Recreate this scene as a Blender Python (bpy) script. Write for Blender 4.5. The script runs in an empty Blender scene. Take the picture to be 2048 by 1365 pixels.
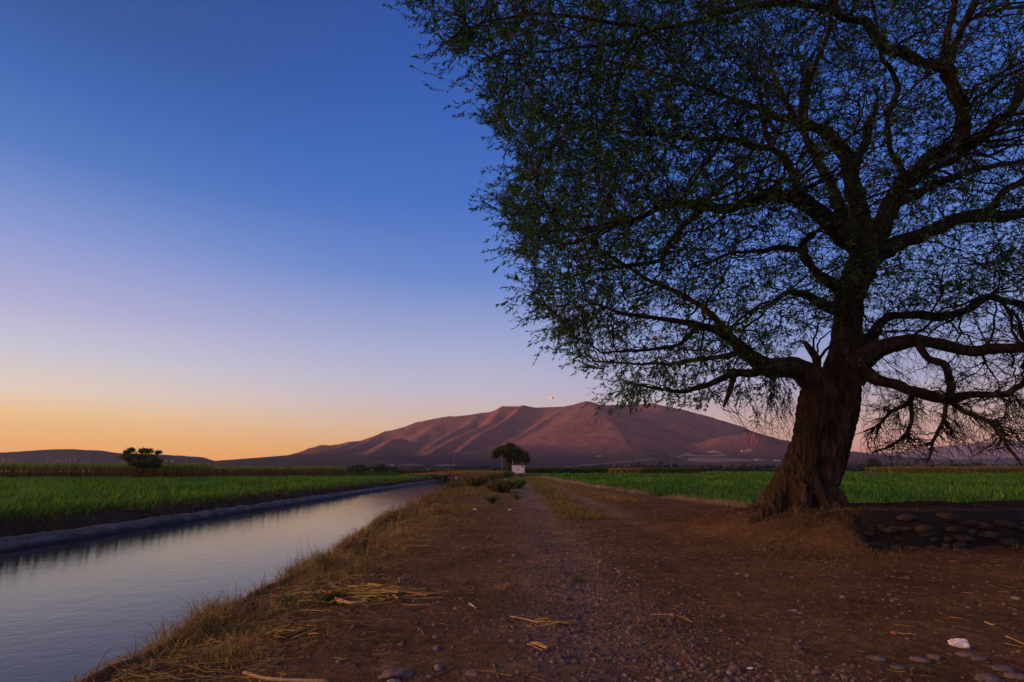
import bpy, bmesh, math, random
import numpy as np
from mathutils import Vector, Matrix, kdtree, noise as mnoise

random.seed(11)
rng = np.random.default_rng(11)
scn = bpy.context.scene
COL = scn.collection
R = math.radians

# ------------------------------------------------------------------ camera
FX = 1138.0                       # focal length in photo pixels (2048 wide)
CAMZ = 1.3
PITCH = math.atan(258.0 / FX)
CP, SP = math.cos(PITCH), math.sin(PITCH)
cam_d = bpy.data.cameras.new("camera")
cam = bpy.data.objects.new("camera", cam_d)
COL.objects.link(cam)
cam.location = (0, 0, CAMZ)
cam.rotation_euler = (R(90) + PITCH, 0, 0)
cam_d.sensor_width = 36.0
cam_d.lens = FX / 2048 * 36.0
cam_d.clip_start = 0.05
cam_d.clip_end = 60000
scn.camera = cam

# ------------------------------------------------------------------ view
scn.view_settings.view_transform = 'Standard'
scn.view_settings.look = 'None'
scn.view_settings.exposure = 0.0
scn.view_settings.gamma = 1.0
scn.cycles.use_denoising = True
scn.cycles.max_bounces = 6
scn.cycles.volume_bounces = 1
scn.cycles.transparent_max_bounces = 4


def lin(c):
    return tuple((v / 255 / 12.92) if v / 255 <= 0.04045 else ((v / 255 + 0.055) / 1.055) ** 2.4 for v in c)


def rgba(c):
    return (c[0], c[1], c[2], 1.0)


# ------------------------------------------------------------------ sun
SUN_EL = 5.0
SUN_BEHIND = 8.0                # degrees behind the left-hand side
s_dir = Vector((-math.cos(R(SUN_EL)) * math.cos(R(SUN_BEHIND)),
                -math.cos(R(SUN_EL)) * math.sin(R(SUN_BEHIND)), math.sin(R(SUN_EL))))
sun_d = bpy.data.lights.new("sun", 'SUN')
sun_d.energy = 6.2
sun_d.angle = R(0.5)
sun_d.color = (1.0, 0.40, 0.22)
sun = bpy.data.objects.new("sun", sun_d)
COL.objects.link(sun)
sun.rotation_euler = (-s_dir).to_track_quat('-Z', 'Y').to_euler()

# ------------------------------------------------------------------ world sky
world = bpy.data.worlds.new("World")
scn.world = world
world.use_nodes = True
nt = world.node_tree
nt.nodes.clear()
W = nt.nodes.new
wout = W("ShaderNodeOutputWorld")
bg = W("ShaderNodeBackground")
bg2 = W("ShaderNodeBackground")
addw = W("ShaderNodeAddShader")
sky = W("ShaderNodeTexSky")
sky.sky_type = 'NISHITA'
sky.sun_disc = False
sky.sun_elevation = R(SUN_EL)
sky.sun_rotation = R(270 - SUN_BEHIND)
sky.dust_density = 1.5
bg2.inputs[1].default_value = 0.02
nt.links.new(sky.outputs[0], bg2.inputs[0])
tc = W("ShaderNodeTexCoord")
sep = W("ShaderNodeSeparateXYZ")
nt.links.new(tc.outputs['Generated'], sep.inputs[0])


def ramp(stops):
    r = W("ShaderNodeValToRGB")
    r.color_ramp.interpolation = 'B_SPLINE' if False else 'EASE'
    r.color_ramp.interpolation = 'LINEAR'
    el = r.color_ramp.elements
    while len(el) > 1:
        el.remove(el[-1])
    el[0].position = stops[0][0]
    el[0].color = rgba(lin(stops[0][1]))
    for p, c in stops[1:]:
        e = el.new(p)
        e.color = rgba(lin(c))
    nt.links.new(sep.outputs[2], r.inputs[0])
    return r


SKY_L = [(0.0, (255, 160, 24)), (0.04, (255, 182, 62)), (0.073, (250, 202, 124)), (0.106, (232, 214, 194)), (0.16, (202, 202, 220)),
         (0.226, (172, 174, 219)), (0.322, (122, 148, 214)), (0.412, (62, 116, 196)), (0.494, (30, 96, 180)),
         (0.567, (8, 78, 156)), (0.8, (12, 50, 115)), (1.0, (8, 36, 95))]
SKY_M = [(0.0, (250, 156, 44)), (0.034, (242, 174, 88)), (0.076, (220, 190, 162)), (0.135, (194, 190, 210)), (0.202, (166, 176, 217)),
         (0.326, (92, 134, 210)), (0.441, (48, 108, 198)), (0.575, (22, 90, 182)), (0.681, (8, 74, 162)),
         (0.85, (12, 52, 125)), (1.0, (8, 38, 100))]
SKY_R = [(0.0, (210, 134, 112)), (0.034, (218, 152, 120)), (0.076, (208, 170, 158)), (0.135, (168, 166, 202)), (0.202, (128, 152, 210)),
         (0.326, (80, 126, 210)), (0.441, (52, 106, 202)), (0.575, (32, 90, 186)), (0.681, (20, 72, 160)),
         (0.85, (16, 50, 120)), (1.0, (8, 36, 95))]
rl, rm, rr = ramp(SKY_L), ramp(SKY_M), ramp(SKY_R)


def wmath(op, a, b=None):
    n = W("ShaderNodeMath")
    n.operation = op
    for i, v in enumerate((a, b)):
        if v is None:
            continue
        if isinstance(v, (int, float)):
            n.inputs[i].default_value = v
        else:
            nt.links.new(v, n.inputs[i])
    return n.outputs[0]


hyp = wmath('SQRT', wmath('ADD', wmath('MULTIPLY', sep.outputs[0], sep.outputs[0]),
                          wmath('ADD', wmath('MULTIPLY', sep.outputs[1], sep.outputs[1]), 0.0001)))
saz = wmath('DIVIDE', sep.outputs[0], hyp)


def mrange(v, a, b):
    n = W("ShaderNodeMapRange")
    n.interpolation_type = 'SMOOTHSTEP'
    n.inputs['From Min'].default_value = a
    n.inputs['From Max'].default_value = b
    nt.links.new(v, n.inputs['Value'])
    return n.outputs[0]


def wmix(f, a, b):
    n = W("ShaderNodeMix")
    n.data_type = 'RGBA'
    nt.links.new(f, n.inputs[0])
    nt.links.new(a, n.inputs[6])
    nt.links.new(b, n.inputs[7])
    return n.outputs[2]


m1 = wmix(mrange(saz, -0.75, -0.1), rl.outputs[0], rm.outputs[0])
m2 = wmix(mrange(saz, -0.1, 0.5), m1, rr.outputs[0])
# afterglow round the point where the sun goes down, left of the frame
vdot = W("ShaderNodeVectorMath")
vdot.operation = 'DOT_PRODUCT'
nt.links.new(tc.outputs['Generated'], vdot.inputs[0])
vdot.inputs[1].default_value = (-math.cos(R(12)), -math.sin(R(12)), 0.0)
gl = wmath('POWER', mrange(vdot.outputs['Value'], 0.52, 1.0), 1.3)
glc = W("ShaderNodeCombineXYZ")
for i, k in enumerate((5.2, 2.5, 0.75)):
    nt.links.new(wmath('MULTIPLY', gl, k), glc.inputs[i])
m3 = W("ShaderNodeVectorMath")
m3.operation = 'ADD'
nt.links.new(m2, m3.inputs[0])
nt.links.new(glc.outputs[0], m3.inputs[1])
nt.links.new(m3.outputs[0], bg.inputs[0])
bg.inputs[1].default_value = 0.92
nt.links.new(bg.outputs[0], addw.inputs[0])
nt.links.new(bg2.outputs[0], addw.inputs[1])
nt.links.new(addw.outputs[0], wout.inputs[0])

# ------------------------------------------------------------------ helpers
CAM = np.array([0, 0, CAMZ])


def ray(px, py):
    x = (px - 1024.0) / FX
    v = (682.5 - py) / FX
    return np.array([x, CP - v * SP, SP + v * CP])


def at_y(px, py, Y):
    r = ray(px, py)
    t = Y / r[1]
    return CAM + r * t


def depth_y(px, py, Y):
    return Y / ray(px, py)[1]


def at_z(px, py, z):
    r = ray(px, py)
    t = (z - CAMZ) / r[2]
    return CAM + r * t


def tag(o, label=None, cat=None, group=None, kind=None):
    if label:
        o['label'] = label
    if cat:
        o['category'] = cat
    if group:
        o['group'] = group
    if kind:
        o['kind'] = kind
    return o


def empty(name, loc=(0, 0, 0), rz=0.0):
    o = bpy.data.objects.new(name, None)
    COL.objects.link(o)
    o.location = loc
    o.rotation_euler = (0, 0, rz)
    o.empty_display_size = 0.2
    return o


def mesh_np(name, V, Fs, mat=None, parent=None, cols=None, smooth=False):
    """Fs: list of (n,k) index arrays."""
    me = bpy.data.meshes.new(name)
    V = np.ascontiguousarray(V, dtype=np.float32)
    me.vertices.add(len(V))
    me.vertices.foreach_set("co", V.ravel())
    Fs = [np.asarray(f, dtype=np.int32) for f in Fs if len(f)]
    loops = np.concatenate([f.ravel() for f in Fs])
    starts = []
    off = 0
    for f in Fs:
        starts.append(off + np.arange(len(f), dtype=np.int32) * f.shape[1])
        off += f.size
    starts = np.concatenate(starts)
    me.loops.add(len(loops))
    me.loops.foreach_set("vertex_index", loops)
    me.polygons.add(len(starts))
    me.polygons.foreach_set("loop_start", starts)
    if smooth:
        me.polygons.foreach_set("use_smooth", np.ones(len(starts), dtype=bool))
    if cols is not None:
        a = me.attributes.new("tint", 'FLOAT_COLOR', 'POINT')
        c = np.ones((len(V), 4), dtype=np.float32)
        c[:, :3] = cols
        a.data.foreach_set("color", c.ravel())
    me.update(calc_edges=True)
    if mat:
        me.materials.append(mat)
    o = bpy.data.objects.new(name, me)
    COL.objects.link(o)
    if parent:
        o.parent = parent
    return o


def bm_obj(name, bm, mat=None, parent=None, smooth=False):
    me = bpy.data.meshes.new(name)
    bm.to_mesh(me)
    bm.free()
    if smooth:
        for p in me.polygons:
            p.use_smooth = True
    if mat:
        me.materials.append(mat)
    o = bpy.data.objects.new(name, me)
    COL.objects.link(o)
    if parent:
        o.parent = parent
    return o


def add_box(bm, x0, x1, y0, y1, z0, z1, bevel=0.0):
    r = bmesh.ops.create_cube(bm, size=1.0)
    M = Matrix.Translation(((x0 + x1) / 2, (y0 + y1) / 2, (z0 + z1) / 2)) @ Matrix.Diagonal((x1 - x0, y1 - y0, z1 - z0, 1))
    bmesh.ops.transform(bm, matrix=M, verts=r['verts'])
    if bevel > 0:
        es = list({e for v in r['verts'] for e in v.link_edges})
        bmesh.ops.bevel(bm, geom=es, offset=bevel, segments=1, affect='EDGES')
    return bm


def hash2(ix, iy, s):
    n = (ix * 374761393 + iy * 668265263 + s * 144269504) & 0xffffffff
    n = ((n ^ (n >> 13)) * 1274126177) & 0xffffffff
    n = n ^ (n >> 16)
    return (n & 0xffff) / 65535.0


def vn(x, y, s=0):
    x = np.asarray(x, dtype=np.float64)
    y = np.asarray(y, dtype=np.float64)
    ix = np.floor(x).astype(np.int64)
    iy = np.floor(y).astype(np.int64)
    fx = x - ix
    fy = y - iy
    fx = fx * fx * (3 - 2 * fx)
    fy = fy * fy * (3 - 2 * fy)
    a = hash2(ix, iy, s)
    b = hash2(ix + 1, iy, s)
    c = hash2(ix, iy + 1, s)
    d = hash2(ix + 1, iy + 1, s)
    return (a + (b - a) * fx) * (1 - fy) + (c + (d - c) * fx) * fy


def fbm(x, y, s=0, o=4):
    t = 0.0
    a = 0.5
    for i in range(o):
        t = t + a * (vn(x * 2 ** i + 17.3 * i, y * 2 ** i - 9.1 * i, s + i) - 0.5)
        a *= 0.5
    return t * 2            # roughly -1..1


def sstep(a, b, x):
    t = np.clip((x - a) / (b - a), 0, 1)
    return t * t * (3 - 2 * t)


def batch_tubes(P, Rad, sides=3):
    """P (n,K,3)  Rad (n,K) -> V,F"""
    n, K, _ = P.shape
    T = np.gradient(P, axis=1)
    T /= np.linalg.norm(T, axis=2, keepdims=True) + 1e-9
    m = P[:, -1] - P[:, 0]
    m /= np.linalg.norm(m, axis=1, keepdims=True) + 1e-9
    ref = np.where(np.abs(m[:, 2:3]) < 0.7, np.array([[0, 0, 1.0]]), np.array([[1.0, 0, 0]]))
    U = np.cross(T, ref[:, None, :])
    U /= np.linalg.norm(U, axis=2, keepdims=True) + 1e-9
    Wv = np.cross(T, U)
    ang = np.arange(sides) * 2 * math.pi / sides
    V = P[:, :, None, :] + Rad[:, :, None, None] * (np.cos(ang)[None, None, :, None] * U[:, :, None, :] + np.sin(ang)[None, None, :, None] * Wv[:, :, None, :])
    idx = np.arange(n * K * sides).reshape(n, K, sides)
    a = idx[:, :-1, :]
    b = idx[:, 1:, :]
    F = np.stack([a, np.roll(a, -1, axis=2), np.roll(b, -1, axis=2), b], axis=-1).reshape(-1, 4)
    return V.reshape(-1, 3), F


def catmull(P, n):
    P = np.asarray(P, dtype=float)
    Q = np.vstack([2 * P[0] - P[1], P, 2 * P[-1] - P[-2]])
    out = []
    segs = len(P) - 1
    for k in range(n):
        t = k / (n - 1) * segs
        i = min(int(t), segs - 1)
        f = t - i
        p0, p1, p2, p3 = Q[i], Q[i + 1], Q[i + 2], Q[i + 3]
        out.append(0.5 * ((2 * p1) + (-p0 + p2) * f + (2 * p0 - 5 * p1 + 4 * p2 - p3) * f * f + (-p0 + 3 * p1 - 3 * p2 + p3) * f ** 3))
    return np.array(out)


class Mb:
    """collects numpy pieces into one mesh"""

    def __init__(s):
        s.V, s.F, s.C, s.n = [], {}, [], 0

    def add(s, V, F, col=None):
        V = np.asarray(V, dtype=float)
        F = np.asarray(F)
        s.V.append(V)
        s.F.setdefault(F.shape[1], []).append(F + s.n)
        if col is not None:
            c = np.asarray(col, dtype=float)
            if c.ndim == 1:
                c = np.tile(c, (len(V), 1))
            s.C.append(c)
        s.n += len(V)

    def build(s, name, mat, parent=None, smooth=False):
        return mesh_np(name, np.vstack(s.V), [np.vstack(f) for f in s.F.values()], mat, parent,
                       np.vstack(s.C) if s.C else None, smooth)


# ------------------------------------------------------------------ materials
def mat_new(name):
    m = bpy.data.materials.new(name)
    m.use_nodes = True
    t = m.node_tree
    b = t.nodes.get("Principled BSDF")
    return m, t, b


def nnoise(t, vec, scale, detail=4, rough=0.55):
    n = t.nodes.new("ShaderNodeTexNoise")
    n.inputs['Scale'].default_value = scale
    n.inputs['Detail'].default_value = detail
    n.inputs['Roughness'].default_value = rough
    if vec is not None:
        t.links.new(vec, n.inputs['Vector'])
    return n.outputs[0]


def nramp(t, fac, stops):
    r = t.nodes.new("ShaderNodeValToRGB")
    el = r.color_ramp.elements
    while len(el) > 1:
        el.remove(el[-1])
    el[0].position = stops[0][0]
    el[0].color = rgba(stops[0][1])
    for p, c in stops[1:]:
        e = el.new(p)
        e.color = rgba(c)
    t.links.new(fac, r.inputs[0])
    return r.outputs[0]


def nmix(t, f, a, b, mode='MIX'):
    n = t.nodes.new("ShaderNodeMix")
    n.data_type = 'RGBA'
    n.blend_type = mode
    for i, v in ((0, f), (6, a), (7, b)):
        if isinstance(v, (int, float)):
            n.inputs[i].default_value = v
        elif isinstance(v, tuple):
            n.inputs[i].default_value = rgba(v)
        else:
            t.links.new(v, n.inputs[i])
    return n.outputs[2]


def nbump(t, h, strength, dist, bsdf, prev=None):
    b = t.nodes.new("ShaderNodeBump")
    b.inputs['Strength'].default_value = strength
    b.inputs['Distance'].default_value = dist
    t.links.new(h, b.inputs['Height'])
    if prev is not None:
        t.links.new(prev, b.inputs['Normal'])
    if bsdf is not None:
        t.links.new(b.outputs[0], bsdf.inputs['Normal'])
    return b.outputs[0]


def objvec(t, scale=None):
    c = t.nodes.new("ShaderNodeTexCoord").outputs['Object']
    if scale is None:
        return c
    m = t.nodes.new("ShaderNodeMapping")
    m.inputs['Scale'].default_value = scale
    t.links.new(c, m.inputs['Vector'])
    return m.outputs[0]


def simple_mat(name, c1, c2, scale=8.0, rough=0.85, bump=0.3, dist=0.01, vs=None, spec=0.3):
    m, t, b = mat_new(name)
    v = objvec(t, vs)
    n = nnoise(t, v, scale)
    t.links.new(nramp(t, n, [(0.3, c1), (0.7, c2)]), b.inputs['Base Color'])
    b.inputs['Roughness'].default_value = rough
    b.inputs['Specular IOR Level'].default_value = spec
    if bump:
        nbump(t, nnoise(t, v, scale * 4), bump, dist, b)
    return m


def leaf_mat(name, var=0.35, trans=0.35, rough=0.6, spec=0.2):
    """colour from the per-vertex tint of the blades, thin leaf lets light through"""
    m, t, b = mat_new(name)
    at = t.nodes.new("ShaderNodeAttribute")
    at.attribute_name = "tint"
    n = nnoise(t, objvec(t), 3.0, 3)
    v = nramp(t, n, [(0.3, (1 - var,) * 3), (0.7, (1 + var,) * 3)])
    c = nmix(t, 1.0, at.outputs['Color'], v, 'MULTIPLY')
    t.links.new(c, b.inputs['Base Color'])
    b.inputs['Roughness'].default_value = rough
    b.inputs['Specular IOR Level'].default_value = spec
    tr = t.nodes.new("ShaderNodeBsdfTranslucent")
    t.links.new(c, tr.inputs[0])
    mx = t.nodes.new("ShaderNodeMixShader")
    mx.inputs[0].default_value = trans
    t.links.new(b.outputs[0], mx.inputs[1])
    t.links.new(tr.outputs[0], mx.inputs[2])
    t.links.new(mx.outputs[0], t.nodes["Material Output"].inputs[0])
    return m


M = {}
M['blade'] = leaf_mat("blade")
M['leaf'] = leaf_mat("tree_leaf", trans=0.3)
M['straw'] = leaf_mat("straw", trans=0.15, rough=0.7)
M['tinted'] = leaf_mat("tinted_stone", var=0.3, trans=0.0, rough=0.85)


def bark_mat(name, c1, c2, c3):
    m, t, b = mat_new(name)
    v = objvec(t, (1, 1, 0.16))
    n1 = nnoise(t, v, 9, 6, 0.65)
    n2 = nnoise(t, objvec(t), 2.2, 4)
    w = t.nodes.new("ShaderNodeTexVoronoi")
    w.feature = 'DISTANCE_TO_EDGE'
    w.inputs['Scale'].default_value = 13
    t.links.new(objvec(t, (1, 1, 0.22)), w.inputs['Vector'])
    col = nramp(t, n1, [(0.3, c1), (0.55, c2), (0.75, c3)])
    col = nmix(t, nramp(t, n2, [(0.35, (0, 0, 0)), (0.7, (0.5,) * 3)]), col, c1)
    t.links.new(col, b.inputs['Base Color'])
    b.inputs['Roughness'].default_value = 0.9
    b.inputs['Specular IOR Level'].default_value = 0.15
    e = nramp(t, w.outputs[0], [(0.0, (0, 0, 0)), (0.25, (1, 1, 1))])
    p = nbump(t, e, 0.7, 0.03, None)
    nbump(t, n1, 0.9, 0.05, b, p)
    return m


M['bark'] = bark_mat("bark", (0.020, 0.013, 0.009), (0.075, 0.048, 0.030), (0.15, 0.105, 0.072))
M['twig'] = simple_mat("twig_bark", (0.010, 0.007, 0.006), (0.022, 0.016, 0.012), 5, bump=0)

# ground --------------------------------------------------------------
gm, t, b = mat_new("ground_dirt")
at = t.nodes.new("ShaderNodeAttribute")
at.attribute_name = "tint"
v = objvec(t)
n1 = nnoise(t, v, 0.9, 5)
n2 = nnoise(t, v, 9.0, 6, 0.7)
n3 = nnoise(t, v, 60.0, 4, 0.7)
vary = nramp(t, n1, [(0.3, (0.72, 0.70, 0.68)), (0.7, (1.22, 1.2, 1.18))])
c = nmix(t, 1.0, at.outputs['Color'], vary, 'MULTIPLY')
c = nmix(t, 1.0, c, nramp(t, n2, [(0.28, (0.50,) * 3), (0.5, (0.95,) * 3), (0.72, (1.45, 1.42, 1.36))]), 'MULTIPLY')
c = nmix(t, 1.0, c, nramp(t, n3, [(0.32, (0.5,) * 3), (0.55, (1.0,) * 3), (0.72, (2.0, 1.9, 1.85))]), 'MULTIPLY')
t.links.new(c, b.inputs['Base Color'])
b.inputs['Roughness'].default_value = 1.0
b.inputs['Specular IOR Level'].default_value = 0.0
p = nbump(t, n2, 1.0, 0.07, None)
nbump(t, n3, 1.0, 0.016, b, p)
M['ground'] = gm

# water ---------------------------------------------------------------
wm, t, b = mat_new("canal_water")
b.inputs['Base Color'].default_value = rgba((0.010, 0.012, 0.014))
b.inputs['Roughness'].default_value = 0.03
b.inputs['IOR'].default_value = 1.25
b.inputs['Specular IOR Level'].default_value = 0.42
nA = nnoise(t, objvec(t, (0.75, 0.7, 1)), 3.0, 5, 0.6)
nB = nnoise(t, objvec(t, (0.8, 0.8, 1)), 13.0, 4, 0.6)
nC = nnoise(t, objvec(t, (0.35, 0.08, 1)), 1.0, 3, 0.5)
amp = nramp(t, nC, [(0.35, (0.35,) * 3), (0.65, (1, 1, 1))])
hA = nmix(t, 1.0, nA, amp, 'MULTIPLY')
p = nbump(t, hA, 0.20, 0.042, None)
nbump(t, nB, 0.30, 0.008, b, p)
M['water'] = wm

M['concrete0'] = simple_mat("old_concrete", (0.075, 0.068, 0.062), (0.19, 0.165, 0.15), 3, bump=0.6, dist=0.03)

cm, t, b = mat_new("lining_concrete")
g = t.nodes.new("ShaderNodeNewGeometry")
sp_ = t.nodes.new("ShaderNodeSeparateXYZ")
t.links.new(g.outputs['Position'], sp_.inputs[0])
n1 = nnoise(t, objvec(t, (1, 0.35, 1)), 3.0, 6, 0.7)
n2 = nnoise(t, objvec(t), 14.0, 5, 0.7)
ad = t.nodes.new("ShaderNodeMath")
ad.operation = 'MULTIPLY_ADD'
t.links.new(n1, ad.inputs[0])
ad.inputs[1].default_value = 0.30
t.links.new(sp_.outputs[2], ad.inputs[2])
wet = t.nodes.new("ShaderNodeMapRange")          # damp, algae-dark concrete near the waterline
wet.inputs['From Min'].default_value = -0.70
wet.inputs['From Max'].default_value = -0.58
t.links.new(ad.outputs[0], wet.inputs['Value'])
dry = nramp(t, n1, [(0.32, (0.06, 0.045, 0.036)), (0.5, (0.15, 0.118, 0.098)), (0.68, (0.24, 0.19, 0.16))])
c = nmix(t, wet.outputs[0], (0.035, 0.028, 0.022), dry)
c = nmix(t, 1.0, c, nramp(t, n2, [(0.3, (0.6,) * 3), (0.6, (1.2,) * 3)]), 'MULTIPLY')
t.links.new(c, b.inputs['Base Color'])
b.inputs['Roughness'].default_value = 0.9
b.inputs['Specular IOR Level'].default_value = 0.2
p = nbump(t, n1, 0.8, 0.06, None)
nbump(t, n2, 0.8, 0.02, b, p)
M['concrete'] = cm

# ------------------------------------------------------------------ terrain
EDGE_Y = np.array([-40, 0, 3.7, 9, 16, 31, 79, 120, 200, 400])
EDGE_X = np.array([-3.0, -2.85, -2.72, -2.72, -3.4, -4.35, -5.9, -7.0, -8, -8])


def xe(y):
    return np.interp(y, EDGE_Y, EDGE_X)


def xl(y):
    return -13.9 - 0.009 * np.clip(y, 0, 200)


WALLP = [(4.6, 10.6), (5.75, 10.25), (6.9, 10.15), (8.6, 10.35), (10.3, 10.9), (13.0, 12.0), (17.0, 13.4)]
WX = np.array([p[0] for p in WALLP])
WY = np.array([p[1] for p in WALLP])
WATER_Z = -0.9


def right_edge_x(y):
    # x beyond which the right-hand crop grows
    return np.interp(y, [17.5, 18.5, 19.5, 20.5, 26, 36, 68, 120, 400], [400, 60, 14, 9.8, 8.5, 7.5, 6.3, 5.9, 6.5])


def hgt(x, y):
    x = np.asarray(x, dtype=float)
    y = np.asarray(y, dtype=float)
    far = 1 - sstep(150, 400, np.hypot(x, y))
    z = 0.05 * fbm(x * 0.25, y * 0.25, 3, 3) * far
    near = 1 - sstep(25, 70, y)
    z = z + (0.036 * fbm(x * 1.7, y * 1.7, 5, 4) + 0.020 * fbm(x * 6, y * 6, 8, 3)) * near
    # wheel ruts of the two tracks
    for xc in (0.75, 2.9):
        z = z - 0.05 * np.exp(-((x - xc - 0.012 * y) / 0.35) ** 2) * sstep(2, 14, y) * far
    # raised earth under the tree, behind the stone wall
    wy = np.interp(x, WX, WY)
    d = y - wy
    left = sstep(3.9, 5.5, x + 0.25 * (y - 11))
    wide = 1.2 * (1 - sstep(5.5, 6.2, x))
    plat = sstep(0.02, 1.0, (d + wide) / (0.22 + wide)) * (1 - sstep(2.4, 4.2, d)) * left
    plat = plat * (0.60 + 0.06 * fbm(x * 0.9, y * 0.9, 21, 3)) * (1 - 0.25 * (1 - sstep(4.6, 6.0, x)))
    z = z + plat * (1 - sstep(19, 24, x))
    z = z - 0.12 * sstep(13, 17, y) * sstep(5, 9, x) * (1 - sstep(120, 200, y))
    # canal
    e = xe(y) + 0.28 * fbm(y * 0.45, y * 0 + 3.3, 31, 3)
    l = xl(y) + 0.10 * fbm(y * 0.3, y * 0 + 1.3, 33, 3)
    canal = 1 - sstep(126, 140, y)
    rb = sstep(0, 1, (e - x) / 1.5)                # 0 on the path, 1 under water
    lb = np.interp(x - l, [-2.6, -1.6, -1.2, -0.75, 0.0, 0.9], [0.13, 0.15, 0.24, 0.44, 0.62, 1.0])
    mid = np.where(x > (e + l) / 2, rb, lb)
    z = z - mid * 1.55 * canal * (x < e + 0.01)
    z = z - 0.05 * (x > e) * np.exp(-(x - e) / 0.5) * canal
    # raised lip of the far bank and mound behind the bridge
    z = z + 0.75 * np.exp(-(((x + 10) / 11.0) ** 4)) * sstep(131, 142, y) * (1 - sstep(165, 210, y))
    return z


def axis_x():
    dense = np.concatenate([np.arange(-17.5, -12.0, 0.11), np.arange(-12.0, -5.6, 0.5), np.arange(-5.6, 13.5, 0.075)])
    r = [13.5]
    st = 0.1
    while r[-1] < 12000:
        st *= 1.09
        r.append(r[-1] + st)
    lft = [-17.5]
    st = 0.13
    while lft[-1] > -12000:
        st *= 1.09
        lft.append(lft[-1] - st)
    return np.concatenate([np.array(lft[1:])[::-1], dense, np.array(r)])


def axis_y():
    a = [2.6]
    st = 0.045
    while a[-1] < 12000:
        st = max(0.045, a[-1] * 0.0075) if a[-1] < 200 else a[-1] * 0.03
        a.append(a[-1] + st)
    bk = [2.6]
    st = 0.2
    while bk[-1] > -3000:
        st *= 1.25
        bk.append(bk[-1] - st)
    return np.concatenate([np.array(bk[1:])[::-1], np.array(a)])


def grid_mesh(xs, ys, zf):
    X, Y = np.meshgrid(xs, ys)
    Z = zf(X, Y)
    V = np.stack([X, Y, Z], -1).reshape(-1, 3)
    nx, ny = len(xs), len(ys)
    i = np.arange(nx * ny).reshape(ny, nx)
    F = np.stack([i[:-1, :-1], i[:-1, 1:], i[1:, 1:], i[1:, :-1]], -1).reshape(-1, 4)
    return V, F


V, F = grid_mesh(axis_x(), axis_y(), hgt)
X, Y = V[:, 0], V[:, 1]
C_DIRT = np.array([0.200, 0.128, 0.072])
C_GRAV = np.array([0.310, 0.225, 0.175])
C_GRASS = np.array([0.20, 0.125, 0.045])
C_FIELD = np.array([0.040, 0.085, 0.010])
C_BANK = np.array([0.135, 0.085, 0.055])
C_RED = np.array([0.180, 0.108, 0.055])


def lerp(a, b, f):
    return a * (1 - f[:, None]) + b * f[:, None]


C = np.tile(C_DIRT, (len(V), 1))
C = lerp(C, C_RED, sstep(1.5, 4.5, X + 0.8 * fbm(X, Y, 41)) * (1 - sstep(18, 40, Y)))
gr = np.exp(-((X - 0.55 - 0.012 * Y) / 0.55) ** 2) + 0.8 * np.exp(-((X - 2.9 - 0.012 * Y) / 0.5) ** 2) * sstep(12, 20, Y)
gr = np.clip(gr * (0.8 + 0.8 * fbm(X * 1.2, Y * 1.2, 43)), 0, 1)
C = lerp(C, C_GRAV, gr)
e = xe(Y)
dg = sstep(1.8, 0.1, X - e - 0.5 * sstep(6, 25, Y) * 2) * (X > e - 1.2)
dg = np.clip(dg * (0.55 + 1.1 * fbm(X * 1.3, Y * 1.3, 45)), 0, 1)
C = lerp(C, C_GRASS * 0.62, dg * 0.8)
mg = sstep(17, 30, Y) * np.exp(-((X - 1.9 - 0.012 * Y) / 0.75) ** 2) + sstep(20, 30, Y) * np.exp(-((X - 4.9) / 1.2) ** 2)
C = lerp(C, C_GRASS * np.array([0.9, 1.1, 1.0]), np.clip(mg, 0, 1) * 0.8)
C = lerp(C, C_GRASS, sstep(90, 130, Y) * (X > -25) * (X < 4.5) * 0.9)
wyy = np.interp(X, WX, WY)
C = lerp(C, np.array([0.095, 0.062, 0.044]), sstep(-0.8, 0.4, Y - wyy) * (1 - sstep(5, 8, Y - wyy)) * sstep(3.8, 5.4, X) * (1 - sstep(24, 30, X)))  # mound by the tree tinted darker: its shade is painted into the ground colour
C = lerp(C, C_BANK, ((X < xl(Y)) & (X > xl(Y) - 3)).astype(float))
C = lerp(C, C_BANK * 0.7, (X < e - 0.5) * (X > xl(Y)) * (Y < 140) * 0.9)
fl = ((X < xl(Y) - 1.9) & (Y > -200)).astype(float)
fr = ((Y > 17.5) & (X > right_edge_x(Y))).astype(float)
C = lerp(C, C_FIELD, np.clip(fl + fr, 0, 1))
C = lerp(C, np.array([0.055, 0.040, 0.018]), sstep(600, 900, Y))
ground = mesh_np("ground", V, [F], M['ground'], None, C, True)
tag(ground, kind='structure')

# water sheet
ys = np.concatenate([np.array([-120, -60, -30, -10]), np.arange(0, 141, 4.0)])
rows = []
for y in ys:
    rows.append([(float(xl(y)) - 1.2, y, WATER_Z), (float(xe(y)) + 0.1, y, WATER_Z)])
V = np.array(rows).reshape(-1, 3)
n = len(ys)
i = np.arange(n * 2).reshape(n, 2)
F = np.stack([i[:-1, 0], i[:-1, 1], i[1:, 1], i[1:, 0]], -1)
water = mesh_np("canal_water", V, [F], M['water'])
tag(water, kind='structure')

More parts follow.
